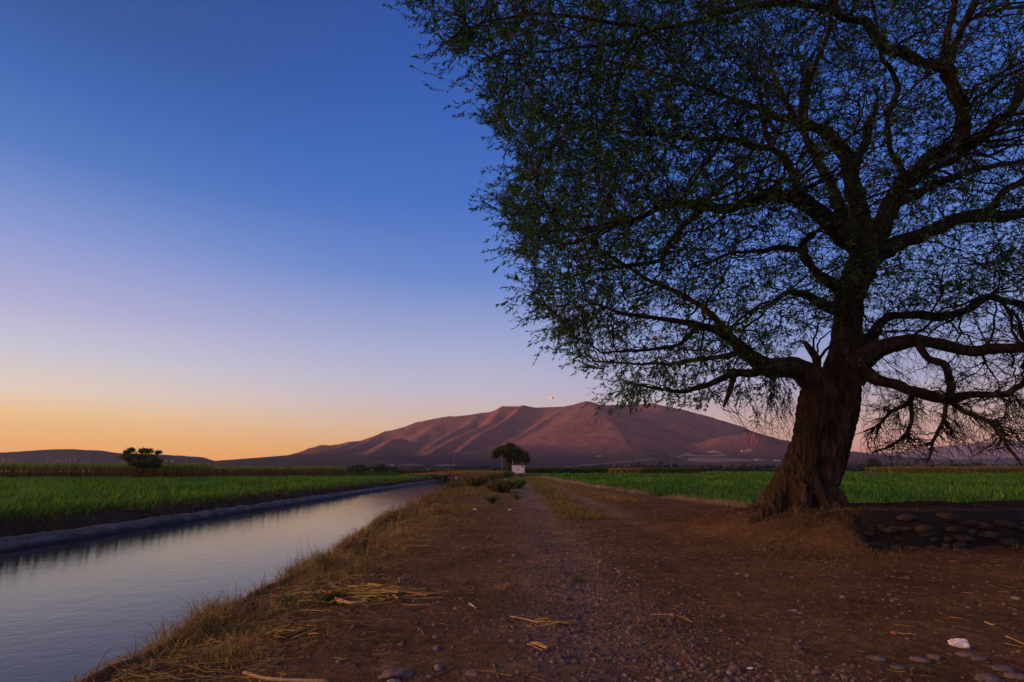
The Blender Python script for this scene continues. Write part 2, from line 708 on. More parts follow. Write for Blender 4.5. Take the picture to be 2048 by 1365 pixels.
# concrete lining strip on the far bank (its own sheet a little proud of the earth)
ys = np.concatenate([np.arange(-10, 60, 0.35), np.arange(60, 128, 1.2)])
prof = [(0.30, -1.05), (0.04, -0.90), (-0.16, -0.78), (-0.40, -0.62), (-0.60, -0.595), (-0.72, -0.72)]
V = []
for y in ys:
    base = float(xl(y) + 0.10 * fbm(np.array(y * 0.3), np.array(1.3), 33, 3))
    for k, (dx, z) in enumerate(prof):
        w = 0.05 * float(fbm(np.array(y * 1.4 + k), np.array(k * 2.1), 51, 3)) * (1.6 if k in (3, 4) else 0.6)
        V.append((base + dx, y, z + w + (-0.12 * max(0, float(fbm(np.array(y * 0.35), np.array(7.7), 53, 2)) - 0.15) if k in (2, 3, 4) else 0)))
V = np.array(V)
K = len(prof)
i = np.arange(len(V)).reshape(-1, K)
F = np.stack([i[:-1, :-1], i[:-1, 1:], i[1:, 1:], i[1:, :-1]], -1).reshape(-1, 4)
lining = mesh_np("canal_lining", V, [F], M['concrete'])
tag(lining, kind='structure')


# ------------------------------------------------------------------ hills and mountain
def ridge_field(ridges, xs, ys, base=None, soft=14.0, amp=6.0, seed=60, nscale=0.006):
    X, Y = np.meshgrid(xs, ys)
    acc = np.zeros_like(X) + 1e-9
    wx = X + 45 * fbm(X * 0.003, Y * 0.003, seed + 5, 3)
    wy = Y + 45 * fbm(X * 0.003, Y * 0.003, seed + 9, 3)
    for pts, slope in ridges:
        P = np.array([at_y(*p) for p in pts]) if len(pts[0]) == 3 else np.array([q[1:] for q in pts])
        best = np.full_like(X, -1e9)
        for a, c in zip(P[:-1], P[1:]):
            dx, dy = c[0] - a[0], c[1] - a[1]
            L2 = dx * dx + dy * dy + 1e-6
            tt = np.clip(((wx - a[0]) * dx + (wy - a[1]) * dy) / L2, 0, 1)
            d = np.hypot(wx - a[0] - tt * dx, wy - a[1] - tt * dy)
            d = np.sqrt(d * d + 20 * 20) - 20
            best = np.maximum(best, a[2] + tt * (c[2] - a[2]) - slope * d)
        acc = acc + np.exp(np.clip(best / soft, -60, 60))
    Z = soft * np.log(acc + 1.0)
    if base is not None:
        Z = np.maximum(Z, 0) + 0
        bz = base(X, Y)
        Z = soft * np.log(np.exp(np.clip(Z / soft, 0, 60)) + np.exp(np.clip(bz / soft, 0, 60)) - 1.0 + 1e-9)
    f = sstep(4, 60, Z)
    Z = Z + f * amp * (fbm(X * nscale, Y * nscale, seed, 5) * 1.6 + 0.5 * (vn(X * 0.05, Y * 0.05, seed + 3) - 0.5))
    Z = Z - 3.0
    V = np.stack([X, Y, Z], -1).reshape(-1, 3)
    nx, ny = len(xs), len(ys)
    i = np.arange(nx * ny).reshape(ny, nx)
    F = np.stack([i[:-1, :-1], i[:-1, 1:], i[1:, 1:], i[1:, :-1]], -1).reshape(-1, 4)
    keep = (V[F].max(axis=1)[:, 2] > -1.5)
    return V, F[keep]


def hill_mat(name, lo, hi, speck, zmid, sc=0.02):
    m, t, b = mat_new(name)
    g = t.nodes.new("ShaderNodeNewGeometry")
    s = t.nodes.new("ShaderNodeSeparateXYZ")
    t.links.new(g.outputs['Position'], s.inputs[0])
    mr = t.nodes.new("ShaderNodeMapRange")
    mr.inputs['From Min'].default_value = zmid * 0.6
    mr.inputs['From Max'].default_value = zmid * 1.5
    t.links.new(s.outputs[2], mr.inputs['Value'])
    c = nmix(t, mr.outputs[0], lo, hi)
    vo = t.nodes.new("ShaderNodeTexVoronoi")
    vo.inputs['Scale'].default_value = sc * 4
    t.links.new(objvec(t), vo.inputs['Vector'])
    nn = nnoise(t, objvec(t), sc * 0.35, 10, 0.78)
    c = nmix(t, nramp(t, vo.outputs[0], [(0.28, (0.8,) * 3), (0.62, (0, 0, 0))]), c, speck)
    c = nmix(t, 1.0, c, nramp(t, nn, [(0.32, (0.6, 0.66, 0.68)), (0.5, (1, 1, 1)), (0.68, (1.35, 1.22, 1.16))]), 'MULTIPLY')
    t.links.new(c, b.inputs['Base Color'])
    b.inputs['Roughness'].default_value = 1.0
    b.inputs['Specular IOR Level'].default_value = 0.0
    nb = nnoise(t, objvec(t), sc * 2, 6, 0.7)
    nbump(t, nb, 0.6, 12, b)
    return m


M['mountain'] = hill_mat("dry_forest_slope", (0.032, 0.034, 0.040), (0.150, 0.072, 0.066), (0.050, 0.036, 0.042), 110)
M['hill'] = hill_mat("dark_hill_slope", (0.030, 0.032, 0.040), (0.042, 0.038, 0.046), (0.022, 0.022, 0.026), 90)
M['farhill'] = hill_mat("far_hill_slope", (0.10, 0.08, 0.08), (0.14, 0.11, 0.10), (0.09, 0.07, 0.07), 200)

crest = [(480, 934, 4200), (560, 914, 4350), (589, 905, 4400), (619, 895, 4430), (642, 889, 4450), (663, 890, 4460), (692, 885, 4480), (718, 882, 4500),
         (743, 875, 4520), (772, 864, 4540), (809, 854, 4560), (838, 844, 4580), (887, 834, 4600), (909, 833, 4600), (953, 827, 4620), (989, 822, 4640),
         (1008, 815, 4650), (1052, 813, 4650), (1077, 815, 4660), (1143, 814, 4660), (1160, 808, 4620), (1174, 804, 4600), (1200, 811, 4620), (1260, 807, 4650), (1304, 808, 4650),
         (1370, 821, 4600), (1425, 833, 4560), (1480, 851, 4520), (1524, 867, 4480), (1572, 881, 4440), (1640, 902, 4400), (1720, 925, 4350)]
ridges = [
    (crest, 0.62),
    ([(700, 885, 4450), (650, 901, 4150), (600, 914, 3900)], 0.50),
    ([(772, 866, 4520), (730, 885, 4250), (670, 905, 3900)], 0.52),
    ([(805, 876, 4080), (785, 878, 4000), (755, 895, 3800), (735, 908, 3650)], 0.50),
    ([(900, 834, 4600), (862, 852, 4420), (842, 870, 4250), (835, 890, 4050)], 0.60),
    ([(961, 828, 4620), (928, 851, 4350), (893, 872, 4080), (862, 893, 3850)], 0.62),
    ([(1008, 816, 4640), (985, 842, 4350), (935, 866, 4050), (878, 894, 3750), (862, 906, 3600)], 0.58),
    ([(1052, 813, 4640), (1022, 836, 4350), (980, 858, 4050), (938, 886, 3720), (915, 905, 3520)], 0.80),
    ([(1143, 814, 4650), (1110, 832, 4350), (1060, 858, 4000), (1020, 882, 3720), (985, 904, 3480)], 0.66),
    ([(1165, 815, 4400), (1146, 842, 4000), (1110, 868, 3700), (1074, 901, 3400)], 0.42),
    ([(1174, 804, 4600), (1197, 820, 4150), (1228, 850, 3680), (1262, 886, 3250), (1290, 906, 3050)], 0.345),
    ([(1270, 868, 3850), (1300, 882, 3650), (1340, 896, 3450), (1380, 905, 3350)], 0.42),
    ([(1304, 808, 4650), (1350, 836, 4450), (1400, 862, 4250)], 0.55),
    ([(1410, 884, 3400), (1440, 872, 3420), (1500, 866, 3450), (1540, 874, 3480), (1590, 892, 3500)], 0.42),
    ([(1500, 866, 3450), (1510, 890, 3250)], 0.42),
]


def apron(X, Y):
    s = sstep(2350, 3500, Y) * 118 * sstep(-2200, -1200, X) * (1 - sstep(2000, 2700, X))
    return s * (0.85 + 0.5 * fbm(X * 0.0016, Y * 0.0016, 77, 3))


xs = np.arange(-2500, 3300, 13.0)
ysm = np.arange(2300, 5600, 15.0)
V, F = ridge_field(ridges, xs, ysm, apron, soft=14, amp=5, seed=60, nscale=0.005)
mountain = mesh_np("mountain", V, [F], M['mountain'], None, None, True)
tag(mountain, kind='structure')

# range of dark hills on the left, then an unseen ridge added to shade the valley
lh = [(-260, 903, 3400), (-100, 905, 3450), (0, 904, 3500), (60, 901, 3500), (150, 897, 3500), (200, 901, 3500), (250, 906, 3520), (330, 909, 3550),
      (400, 914, 3600), (440, 923, 3650), (500, 930, 3700), (540, 936, 3750)]
V, F = ridge_field([(lh, 0.35)], np.arange(-4400, -1200, 18.0), np.arange(2900, 4300, 18.0), None, soft=8, amp=3, seed=80, nscale=0.01)
hl = mesh_np("left_hills", V, [F], M['hill'], None, None, True)
tag(hl, kind='structure')
wr = [('w', -5500.0, -8500.0, 640.0), ('w', -5400.0, -5500.0, 760.0), ('w', -5600.0, -3200.0, 800.0), ('w', -5500.0, -1500.0, 850.0), ('w', -5450.0, 0.0, 850.0),  # out-of-view ridge, heights shaped to block the low sun
      ('w', -5500.0, 900.0, 855.0), ('w', -5500.0, 1900.0, 850.0), ('w', -5500.0, 2610.0, 760.0), ('w', -5500.0, 2877.0, 600.0), ('w', -5500.0, 3088.0, 470.0), ('w', -5600.0, 3400.0, 340.0), ('w', -6000.0, 4200.0, 120.0)]
V, F = ridge_field([(wr, 0.6)], np.arange(-7500, -3400, 50.0), np.arange(-9500, 4800, 60.0), None, soft=8, amp=8, seed=90)
hw = mesh_np("unseen_shade_ridge", V, [F], M['hill'], None, None, True)
tag(hw, kind='structure')
r1 = [(1480, 915, 9000), (1600, 912, 9000), (1700, 909, 9000), (1800, 904, 9200), (1880, 893, 9300), (1960, 886, 9400), (2048, 882, 9400), (2200, 878, 9400), (2400, 890, 9400)]
V, F = ridge_field([(r1, 0.35)], np.arange(2500, 12000, 60.0), np.arange(8200, 10800, 60.0), None, soft=12, amp=14, seed=95, nscale=0.003)
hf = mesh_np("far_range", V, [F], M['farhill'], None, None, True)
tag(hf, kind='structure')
r2 = [(1480, 912, 5200), (1600, 903, 5300), (1700, 908, 5300), (1760, 913, 5300), (1850, 917, 5300), (1940, 918, 5200), (2048, 914, 5200), (2200, 908, 5200), (2400, 912, 5200)]
V, F = ridge_field([(r2, 0.30)], np.arange(1500, 8000, 30.0), np.arange(4600, 5900, 30.0), None, soft=8, amp=5, seed=97)
hr = mesh_np("right_hills", V, [F], M['hill'], None, None, True)
tag(hr, kind='structure')
r3 = [(440, 938, 8800), (500, 928, 8800), (540, 923, 8800), (600, 926, 8800), (700, 930, 8800)]
V, F = ridge_field([(r3, 0.3)], np.arange(-5600, -1500, 40.0), np.arange(8300, 9300, 40.0), None, soft=8, amp=5, seed=99)
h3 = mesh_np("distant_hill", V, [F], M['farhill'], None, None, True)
tag(h3, kind='structure')

# ================================================================== the big tree
TREE_Y = 12.0
tree = empty("mesquite_tree", (6.55, 12.0, 0.5))
tag(tree, "huge old spreading tree with thick dark forked trunk and feathery drooping crown on the right", "tree")
TOFF = np.array([6.55, 12.0, 0.5])


def limb_pts(pix, y0, y1):
    L = [0.0]
    for a, c in zip(pix[:-1], pix[1:]):
        L.append(L[-1] + math.hypot(c[0] - a[0], c[1] - a[1]))
    P, Rr = [], []
    for (px, py, r), l in zip(pix, L):
        Y = y0 + (y1 - y0) * l / L[-1]
        P.append(at_y(px, py, Y))
        Rr.append(r * depth_y(px, py, Y) / FX)
    return np.array(P), np.array(Rr)


LIMBS = {
    'leftlow': ([(1655, 800, 30), (1622, 758, 25), (1590, 735, 22), (1542, 739, 18), (1518, 726, 16), (1489, 702, 14), (1461, 677, 11), (1433, 661, 9),
                 (1401, 653, 7), (1340, 640, 5), (1250, 628, 3.5), (1170, 600, 2.2)], 12.0, 9.9),
    'leftlow_b': ([(1560, 742, 11), (1500, 744, 9), (1465, 748, 8), (1440, 758, 6.5), (1400, 775, 5), (1340, 782, 3.5), (1270, 770, 2.2)], 11.7, 10.1),
    'leftlow_c': ([(1470, 748, 6), (1462, 770, 6), (1455, 790, 5), (1448, 812, 2.5)], 11.2, 11.0),
    'leftlow_d': ([(1401, 653, 6), (1350, 690, 4), (1290, 700, 3), (1200, 705, 2)], 11.0, 9.2),
    'leftlow_e': ([(1489, 702, 7), (1440, 715, 5), (1380, 722, 4), (1300, 728, 3), (1190, 722, 1.8)], 11.5, 13.4),
    'right_big': ([(1700, 735, 28), (1723, 722, 24), (1751, 702, 20), (1784, 690, 16), (1824, 681, 14), (1864, 685, 13), (1905, 694, 13), (1945, 702, 12),
                   (1985, 698, 11), (2048, 696, 10), (2150, 700, 8), (2280, 690, 5)], 12.0, 10.2),
    'right_mid': ([(1705, 720, 16), (1727, 694, 15), (1747, 669, 11), (1767, 641, 9), (1792, 631, 8), (1836, 631, 8), (1885, 635, 9), (1925, 625, 8), (1961, 601, 8),
                   (1985, 595, 7), (2018, 605, 6), (2060, 610, 6), (2160, 590, 4), (2280, 600, 2.5)], 12.4, 14.2),
    'right_low': ([(1700, 745, 18), (1723, 742, 15), (1756, 758, 12), (1792, 768, 11), (1824, 782, 10), (1856, 790, 11), (1893, 798, 11), (1945, 788, 7), (2006, 790, 6),
                   (2046, 770, 5), (2140, 750, 3)], 12.0, 10.0),
    'right_loop': ([(1838, 688, 7), (1856, 718, 7), (1885, 730, 7), (1893, 752, 7.5), (1901, 774, 7.5), (1895, 796, 8)], 11.4, 10.8),
    'right_hang_a': ([(1893, 798, 6), (1925, 818, 5), (1965, 838, 4.5), (2006, 880, 3.5), (2046, 932, 2)], 10.9, 10.0),
    'right_hang_b': ([(1893, 800, 4), (1885, 840, 3.5), (1868, 880, 2.5), (1860, 915, 1.5)], 10.9, 11.3),
    'right_hang_c': ([(1824, 782, 4), (1822, 806, 4.5), (1784, 822, 3.5), (1756, 850, 2.5), (1727, 862, 1.5)], 11.2, 11.7),
    'right_hang_d': ([(1822, 806, 4), (1820, 855, 3.5), (1784, 893, 2.5), (1750, 905, 1.5)], 11.2, 10.6),
    'left_fork': ([(1728, 500, 24), (1710, 483, 23), (1687, 474, 20), (1667, 451, 18), (1646, 431, 16), (1617, 410, 15), (1597, 395, 14), (1564, 391, 13), (1531, 390, 11),
                   (1502, 402, 10), (1461, 418, 10), (1420, 414, 9), (1401, 413, 9), (1352, 407, 7), (1319, 420, 6), (1286, 433, 5), (1253, 440, 4), (1171, 456, 3), (1060, 468, 1.8)], 12.1, 9.6),
    'left_fork_b': ([(1405, 415, 8), (1378, 443, 6), (1342, 479, 5), (1326, 512, 6), (1319, 524, 4.5), (1270, 529, 4), (1204, 542, 3), (1120, 560, 2)], 11.1, 9.6),
    'left_fork_c': ([(1597, 392, 9), (1588, 352, 8), (1574, 324, 7), (1543, 298, 6.5), (1498, 293, 6), (1470, 279, 5), (1400, 278, 4.5), (1320, 272, 4), (1200, 258, 3), (1100, 240, 2)], 11.7, 13.2),
    'left_fork_d': ([(1545, 300, 5), (1530, 262, 4.5), (1523, 225, 4), (1520, 176, 3), (1500, 130, 2)], 12.2, 12.9),
    'centre': ([(1728, 500, 22), (1724, 463, 19), (1716, 410, 17), (1706, 369, 16), (1701, 336, 16), (1693, 312, 14), (1671, 283, 12), (1646, 262, 11), (1613, 252, 9), (1589, 242, 8),
                (1552, 234, 7), (1510, 214, 5), (1461, 197, 4), (1380, 168, 3.5), (1290, 140, 2.5), (1200, 120, 2)], 12.2, 13.8),
    'centre_up': ([(1613, 252, 8), (1605, 205, 8), (1617, 156, 7), (1632, 127, 5), (1658, 61, 4), (1665, -20, 3), (1650, -120, 2)], 12.9, 12.3),
    'centre_right': ([(1704, 330, 13), (1716, 306, 10), (1736, 279, 8), (1736, 250, 8.5), (1749, 228, 6), (1755, 200, 3)], 12.4, 13.0),
    'arch': ([(1728, 505, 24), (1749, 480, 21), (1765, 443, 18), (1785, 402, 16), (1810, 361, 14), (1843, 332, 13), (1876, 308, 14), (1910, 290, 15), (1925, 266, 13), (1923, 217, 13),
              (1909, 176, 13), (1897, 150, 13), (1884, 131, 12), (1843, 123, 10), (1810, 107, 10), (1778, 98, 10), (1753, 72, 9), (1728, 45, 8), (1687, 37, 7.5), (1654, 20, 7),
              (1597, 8, 6), (1510, 10, 5), (1460, 20, 5), (1380, 44, 4), (1311, 60, 4), (1228, 88, 3), (1120, 100, 2), (1010, 110, 1.5)], 12.2, 9.2),
    'arch_b': ([(1915, 288, 9), (1950, 279, 8), (1995, 246, 8), (2027, 213, 8), (2050, 164, 8), (2110, 60, 6), (2180, -80, 4)], 12.2, 13.6),
    'arch_c': ([(1890, 140, 8), (1886, 111, 7.5), (1896, 70, 7), (1913, 0, 6), (1935, -100, 5), (1925, -200, 3)], 11.5, 12.5),
    'arch_d': ([(1800, 372, 8), (1830, 366, 7), (1863, 342, 6.5), (1892, 328, 6), (1933, 303, 6), (1962, 283, 5), (2000, 262, 4), (2048, 240, 3), (2120, 200, 2)], 12.2, 13.8),
    'arch_e': ([(1812, 356, 6), (1790, 320, 5.5), (1777, 279, 5), (1777, 230, 5), (1792, 193, 5), (1796, 176, 5), (1777, 135, 4), (1761, 111, 4), (1757, 60, 3), (1740, -10, 2)], 12.1, 11.0),
    'arch_top': ([(1600, 8, 5), (1520, -40, 5), (1400, -90, 5), (1250, -100, 4), (1100, -80, 3), (980, -50, 2.4), (880, -20, 1.6)], 10.2, 8.6),
    'arch_tip_a': ([(1311, 60, 4), (1200, 40, 3.5), (1080, 30, 3), (980, 40, 2.4), (915, 70, 1.8), (862, 112, 1.2)], 9.6, 8.5),
    'arch_tip_b': ([(1100, -80, 3.5), (1000, -70, 3), (900, -30, 2.2), (850, -5, 1.6), (800, 12, 1.0)], 9.1, 8.4),
    'right_up': ([(1735, 525, 22), (1760, 503, 19), (1790, 488, 17), (1835, 472, 15), (1876, 457, 13), (1917, 437, 12), (1954, 431, 12), (1986, 433, 12), (2048, 427, 11), (2130, 405, 9),
                  (2240, 360, 7), (2350, 300, 4)], 12.3, 14.4),
    'right_up_b': ([(1954, 430, 7), (1986, 412, 7), (2015, 378, 6.5), (2048, 361, 5.5), (2120, 300, 4), (2200, 220, 2.5)], 13.0, 12.0),
    'stub': ([(1700, 640, 16), (1679, 621, 14), (1650, 614, 12), (1625, 597, 10), (1606, 590, 8), (1585, 586, 5)], 12.1, 11.6),
    'stub_up': ([(1692, 590, 13), (1655, 562, 11), (1632, 546, 9), (1613, 519, 8), (1597, 500, 7), (1560, 497, 5.5), (1523, 504, 4.5), (1460, 510, 3), (1380, 540, 2)], 12.2, 10.6),
    'small_fork': ([(1640, 775, 9), (1634, 745, 8.5), (1632, 720, 8), (1616, 700, 6.5), (1608, 684, 4)], 11.7, 11.5),
    'back_a': ([(1722, 520, 14), (1690, 440, 12), (1665, 380, 10), (1640, 330, 8), (1600, 250, 6), (1560, 180, 4), (1540, 120, 2)], 12.4, 17.0),
    'back_b': ([(1740, 520, 12), (1770, 430, 10), (1850, 380, 8), (1950, 340, 6), (2060, 320, 4), (2150, 300, 2)], 12.5, 17.0),
    'front_a': ([(1889, 138, 8), (1920, 70, 7), (1960, -20, 7), (1990, -130, 5), (2010, -220, 3)], 11.7, 9.0),
    'front_b': ([(1680, 37, 7), (1640, -60, 8), (1570, -170, 6), (1480, -260, 4), (1380, -300, 2)], 10.9, 8.6),
    'back_left': ([(1560, 740, 9), (1480, 690, 7), (1400, 610, 6), (1300, 560, 4), (1200, 500, 2.5)], 11.9, 15.0),
}
nodes_p, nodes_t, nodes_r = [], [], []
limb_mesh_pts = {}
for key, (pix, y0, y1) in LIMBS.items():
    P, Rr = limb_pts(pix, y0, y1)
    n = max(8, int(np.linalg.norm(np.diff(P, axis=0), axis=1).sum() / 0.10))
    Q = catmull(P, n)
    rr = np.interp(np.linspace(0, 1, n), np.linspace(0, 1, len(Rr)), Rr)
    # gnarl
    for k in range(n):
        w = mnoise.noise_vector(Vector(Q[k] * 1.9)) * 0.045 + mnoise.noise_vector(Vector(Q[k] * 5.0)) * 0.015
        Q[k] += np.array(w) * min(1.0, k / 4)
        rr[k] *= 1 + 0.22 * mnoise.noise(Vector(Q[k] * 4.0))
    limb_mesh_pts[key] = (Q, rr)
    T = np.gradient(Q, axis=0)
    T /= np.linalg.norm(T, axis=1, keepdims=True)
    thick = rr < 0.17
    nodes_p.append(Q[thick])
    nodes_t.append(T[thick])
    nodes_r.append(rr[thick])

# each main limb is a mesh of its own; secondary forks ride in the mesh of the limb that carries them
GROUPS = [['leftlow', 'leftlow_b', 'leftlow_c', 'leftlow_d', 'leftlow_e', 'back_left'], ['right_big', 'right_loop'], ['right_mid'],
          ['right_low', 'right_hang_a', 'right_hang_b', 'right_hang_c', 'right_hang_d'],
          ['left_fork', 'left_fork_b', 'left_fork_c', 'left_fork_d'], ['centre', 'centre_up', 'centre_right'],
          ['arch', 'arch_b', 'arch_c', 'arch_d', 'arch_e', 'arch_top', 'arch_tip_a', 'arch_tip_b', 'front_b'], ['right_up', 'right_up_b'],
          ['stub'], ['stub_up'], ['small_fork'], ['back_a'], ['back_b'], ['front_a']]
for g in GROUPS:
    mb = Mb()
    for key in g:
        Q, rr = limb_mesh_pts[key]
        V, F = batch_tubes(Q[None], rr[None], 12)
        V = V.copy()
        for k in range(len(V)):
            d = V[k] - Q[k // 12]
            V[k] = Q[k // 12] + d * (1 + 0.16 * mnoise.noise(Vector((V[k][0] * 9, V[k][1] * 9, V[k][2] * 3))))
        mb.add(V - TOFF, F)
    mb.build("limb", M['bark'], tree, True)

# trunk: two stems fused, voxel-remeshed, then furrowed
stems = [
    ([(1562, 1085, 66), (1576, 1040, 54), (1596, 990, 47), (1613, 930, 41), (1628, 870, 37), (1636, 815, 35), (1638, 778, 32), (1622, 755, 25), (1600, 740, 20)], 12.0, 12.0),
    ([(1590, 1090, 54), (1606, 1030, 44), (1632, 960, 41), (1653, 900, 39), (1670, 840, 37), (1680, 780, 34), (1687, 730, 32), (1691, 690, 28), (1695, 650, 26), (1699, 610, 24), (1704, 580, 25),
      (1715, 545, 27), (1728, 510, 26), (1735, 488, 21)], 12.15, 12.2),
    ([(1700, 760, 24), (1714, 732, 20), (1735, 712, 16)], 12.1, 11.9),
]
tb = Mb()
for pix, y0, y1 in stems:
    P, Rr = limb_pts(pix, y0, y1)
    n = int(np.linalg.norm(np.diff(P, axis=0), axis=1).sum() / 0.08)
    Q = catmull(P, n)
    rr = np.interp(np.linspace(0, 1, n), np.linspace(0, 1, len(Rr)), Rr)
    V, F = batch_tubes(Q[None], rr[None], 28)
    tb.add(V, F)
    c0 = tb.n
    idx = np.arange(28) + c0 - len(V)
    tb.F.setdefault(28, []).append(idx[None, ::-1])
    tb.F[28].append((np.arange(28) + c0 - 28)[None])
# buttress roots
base = np.array([5.95, 12.0, 0.42])
for a, L, r in ((200, 1.15, 0.26), (160, 1.0, 0.24), (240, 0.9, 0.25), (285, 0.95, 0.27), (325, 0.5, 0.20), (10, 0.5, 0.20), (60, 0.7, 0.20), (110, 1.0, 0.22)):
    d = np.array([math.cos(R(a)), math.sin(R(a)), 0])
    P = np.array([base + d * 0.25 + np.array([0, 0, 0.75]), base + d * 0.6 + np.array([0, 0, 0.30]), base + d * (0.6 + 0.3 * L) + np.array([0, 0, 0.04]), base + d * (0.65 + 0.6 * L) + np.array([0, 0, -0.18])])
    Q = catmull(P, 14)
    rr = np.linspace(r, r * 0.45, 14)
    V, F = batch_tubes(Q[None], rr[None], 14)
    tb.add(V, F)
    c0 = tb.n
    tb.F.setdefault(14, []).append((np.arange(14) + c0 - len(V))[None, ::-1])
    tb.F[14].append((np.arange(14) + c0 - 14)[None])
raw = tb.build("trunk_raw", None)
md = raw.modifiers.new("r", 'REMESH')
md.mode = 'VOXEL'
md.voxel_size = 0.028
dg_ = bpy.context.evaluated_depsgraph_get()
ev = raw.evaluated_get(dg_)
me2 = bpy.data.meshes.new_from_object(ev)
bpy.data.objects.remove(raw)
nv = len(me2.vertices)
co = np.empty(nv * 3, dtype=np.float32)
no = np.empty(nv * 3, dtype=np.float32)
me2.vertices.foreach_get("co", co)
me2.vertices.foreach_get("normal", no)
co = co.reshape(-1, 3).astype(float)
no = no.reshape(-1, 3).astype(float)
for k in range(nv):
    x, y, z = co[k]
    xs_ = x - 0.22 * (z - 0.5)
    n1 = mnoise.noise(Vector((xs_ * 3.0, y * 3.0, z * 0.9)))
    n2 = 1 - abs(mnoise.noise(Vector((xs_ * 9.0 + 3, y * 9.0, z * 1.9)))) * 2
    n3 = 1 - abs(mnoise.noise(Vector((xs_ * 21.0 + 3, y * 21.0, z * 5.0)))) * 2
    d = 0.060 * n1 + 0.062 * (n2 - 0.6) + 0.030 * (n3 - 0.6)
    # long hollow running down the front between the two stems
    hx = 6.12 + 0.20 * (z - 0.6)
    if y < 12.1:
        d -= 0.26 * math.exp(-((x - hx) / (0.12 + 0.03 * z)) ** 2) * max(0.0, min(1.0, (2.35 - z) / 0.5)) * max(0.0, min(1.0, (z - 0.2) / 0.5))
    # knots
    for kx, kz, kr in ((6.0, 1.9, 0.16), (6.9, 2.1, 0.14), (5.75, 1.1, 0.2), (6.5, 3.2, 0.15)):
        q = ((x - kx) ** 2 + (z - kz) ** 2) / kr ** 2
        if q < 4 and y < 12:
            d += 0.07 * math.exp(-q) - 0.05 * math.exp(-q * 5)
    co[k] += no[k] * d
me2.vertices.foreach_set("co", (co - TOFF).astype(np.float32).ravel())
me2.update()
me2.materials.clear()
me2.materials.append(M['bark'])
me2.polygons.foreach_set("use_smooth", np.ones(len(me2.polygons), dtype=bool))
trunk = bpy.data.objects.new("trunk", me2)
COL.objects.link(trunk)
trunk.parent = tree

# ---- crown: branch generations grown out to points spread through its volume
CROWN = [(690, -300), (750, -120), (835, -5), (868, 110), (930, 104), (975, 235), (1000, 320), (1012, 480), (1042, 590), (1085, 640), (1105, 680), (1180, 735), (1205, 780), (1260, 806),
         (1330, 800), (1390, 822), (1470, 815), (1550, 858), (1585, 845), (1610, 700), (1700, 600), (1730, 770), (1735, 880), (1800, 925), (1900, 930), (2048, 950), (2200, 960), (2480, 800),
         (2650, 400), (2650, -100), (2300, -600), (1700, -800), (1100, -600)]
CPX = np.array(CROWN, dtype=float)


def inpoly(x, y):
    r = np.zeros(len(x), dtype=bool)
    j = len(CPX) - 1
    for i in range(len(CPX)):
        xi, yi = CPX[i]
        xj, yj = CPX[j]
        c = ((yi > y) != (yj > y)) & (x < (xj - xi) * (y - yi) / (yj - yi + 1e-12) + xi)
        r ^= c
        j = i
    return r


def project(P):
    d = P - CAM
    dep = d[..., 1] * CP + d[..., 2] * SP
    up = -d[..., 1] * SP + d[..., 2] * CP
    return 1024 + FX * d[..., 0] / dep, 682.5 - FX * up / dep


def sample_crown(n, clump=0.0, seed=1, shrink=0.0):
    out = []
    r = np.random.default_rng(seed)
    got = 0
    while got < n:
        m = n * 3
        x = r.uniform(640, 2650, m)
        y = r.uniform(-800, 960, m)
        jx = 62 * fbm(y / 60.0, x * 0 + 2.2, 311, 3) + 36 * fbm(y / 17.0, x / 300.0, 313, 2)
        jy = 34 * fbm(x / 60.0, y * 0 + 5.2, 312, 3)
        ok = inpoly(x + jx, y + jy * (y > 500))
        x, y = x[ok], y[ok]
        Yd = np.clip(r.normal(12.0, 2.6, len(x)), 5.0, 18.5)
        rx = (x - 1024) / FX
        v = (682.5 - y) / FX
        dirs = np.stack([rx, CP - v * SP, SP + v * CP], -1)
        P = CAM + dirs * (Yd / dirs[:, 1])[:, None]
        zc = 15.2 - 0.075 * (P[:, 0] - 6.5) ** 2 - 0.06 * (P[:, 1] - 12) ** 2
        # lower rim rises towards the back and front of the crown
        zlo = 2.2 + 0.10 * (P[:, 1] - 12) ** 2
        inb = (x > 780) & (x < 2110) & (y > -60)
        ok = (P[:, 2] < zc) & (P[:, 2] > zlo) & (P[:, 0] < 15.5)
        ok &= inb | (r.random(len(x)) < 0.7)
        if clump > 0:
            q = fbm(P[:, 0] * 0.62 + P[:, 1] * 0.30, P[:, 2] * 0.85 + P[:, 1] * 0.22, 301, 3)
            q2 = fbm(P[:, 0] * 1.9 + P[:, 1] * 0.8, P[:, 2] * 2.3 - P[:, 1] * 0.6, 307, 2)
            ok &= (r.random(len(x)) < np.clip(0.50 + clump * q + 0.7 * q2 + 0.22 * (x < 1350) * (y < 520), 0.02, 1))
        P = P[ok]
        out.append(P)
        got += len(P)
    return np.vstack(out)[:n]


AX = np.array([6.9, 12.0, 4.5])


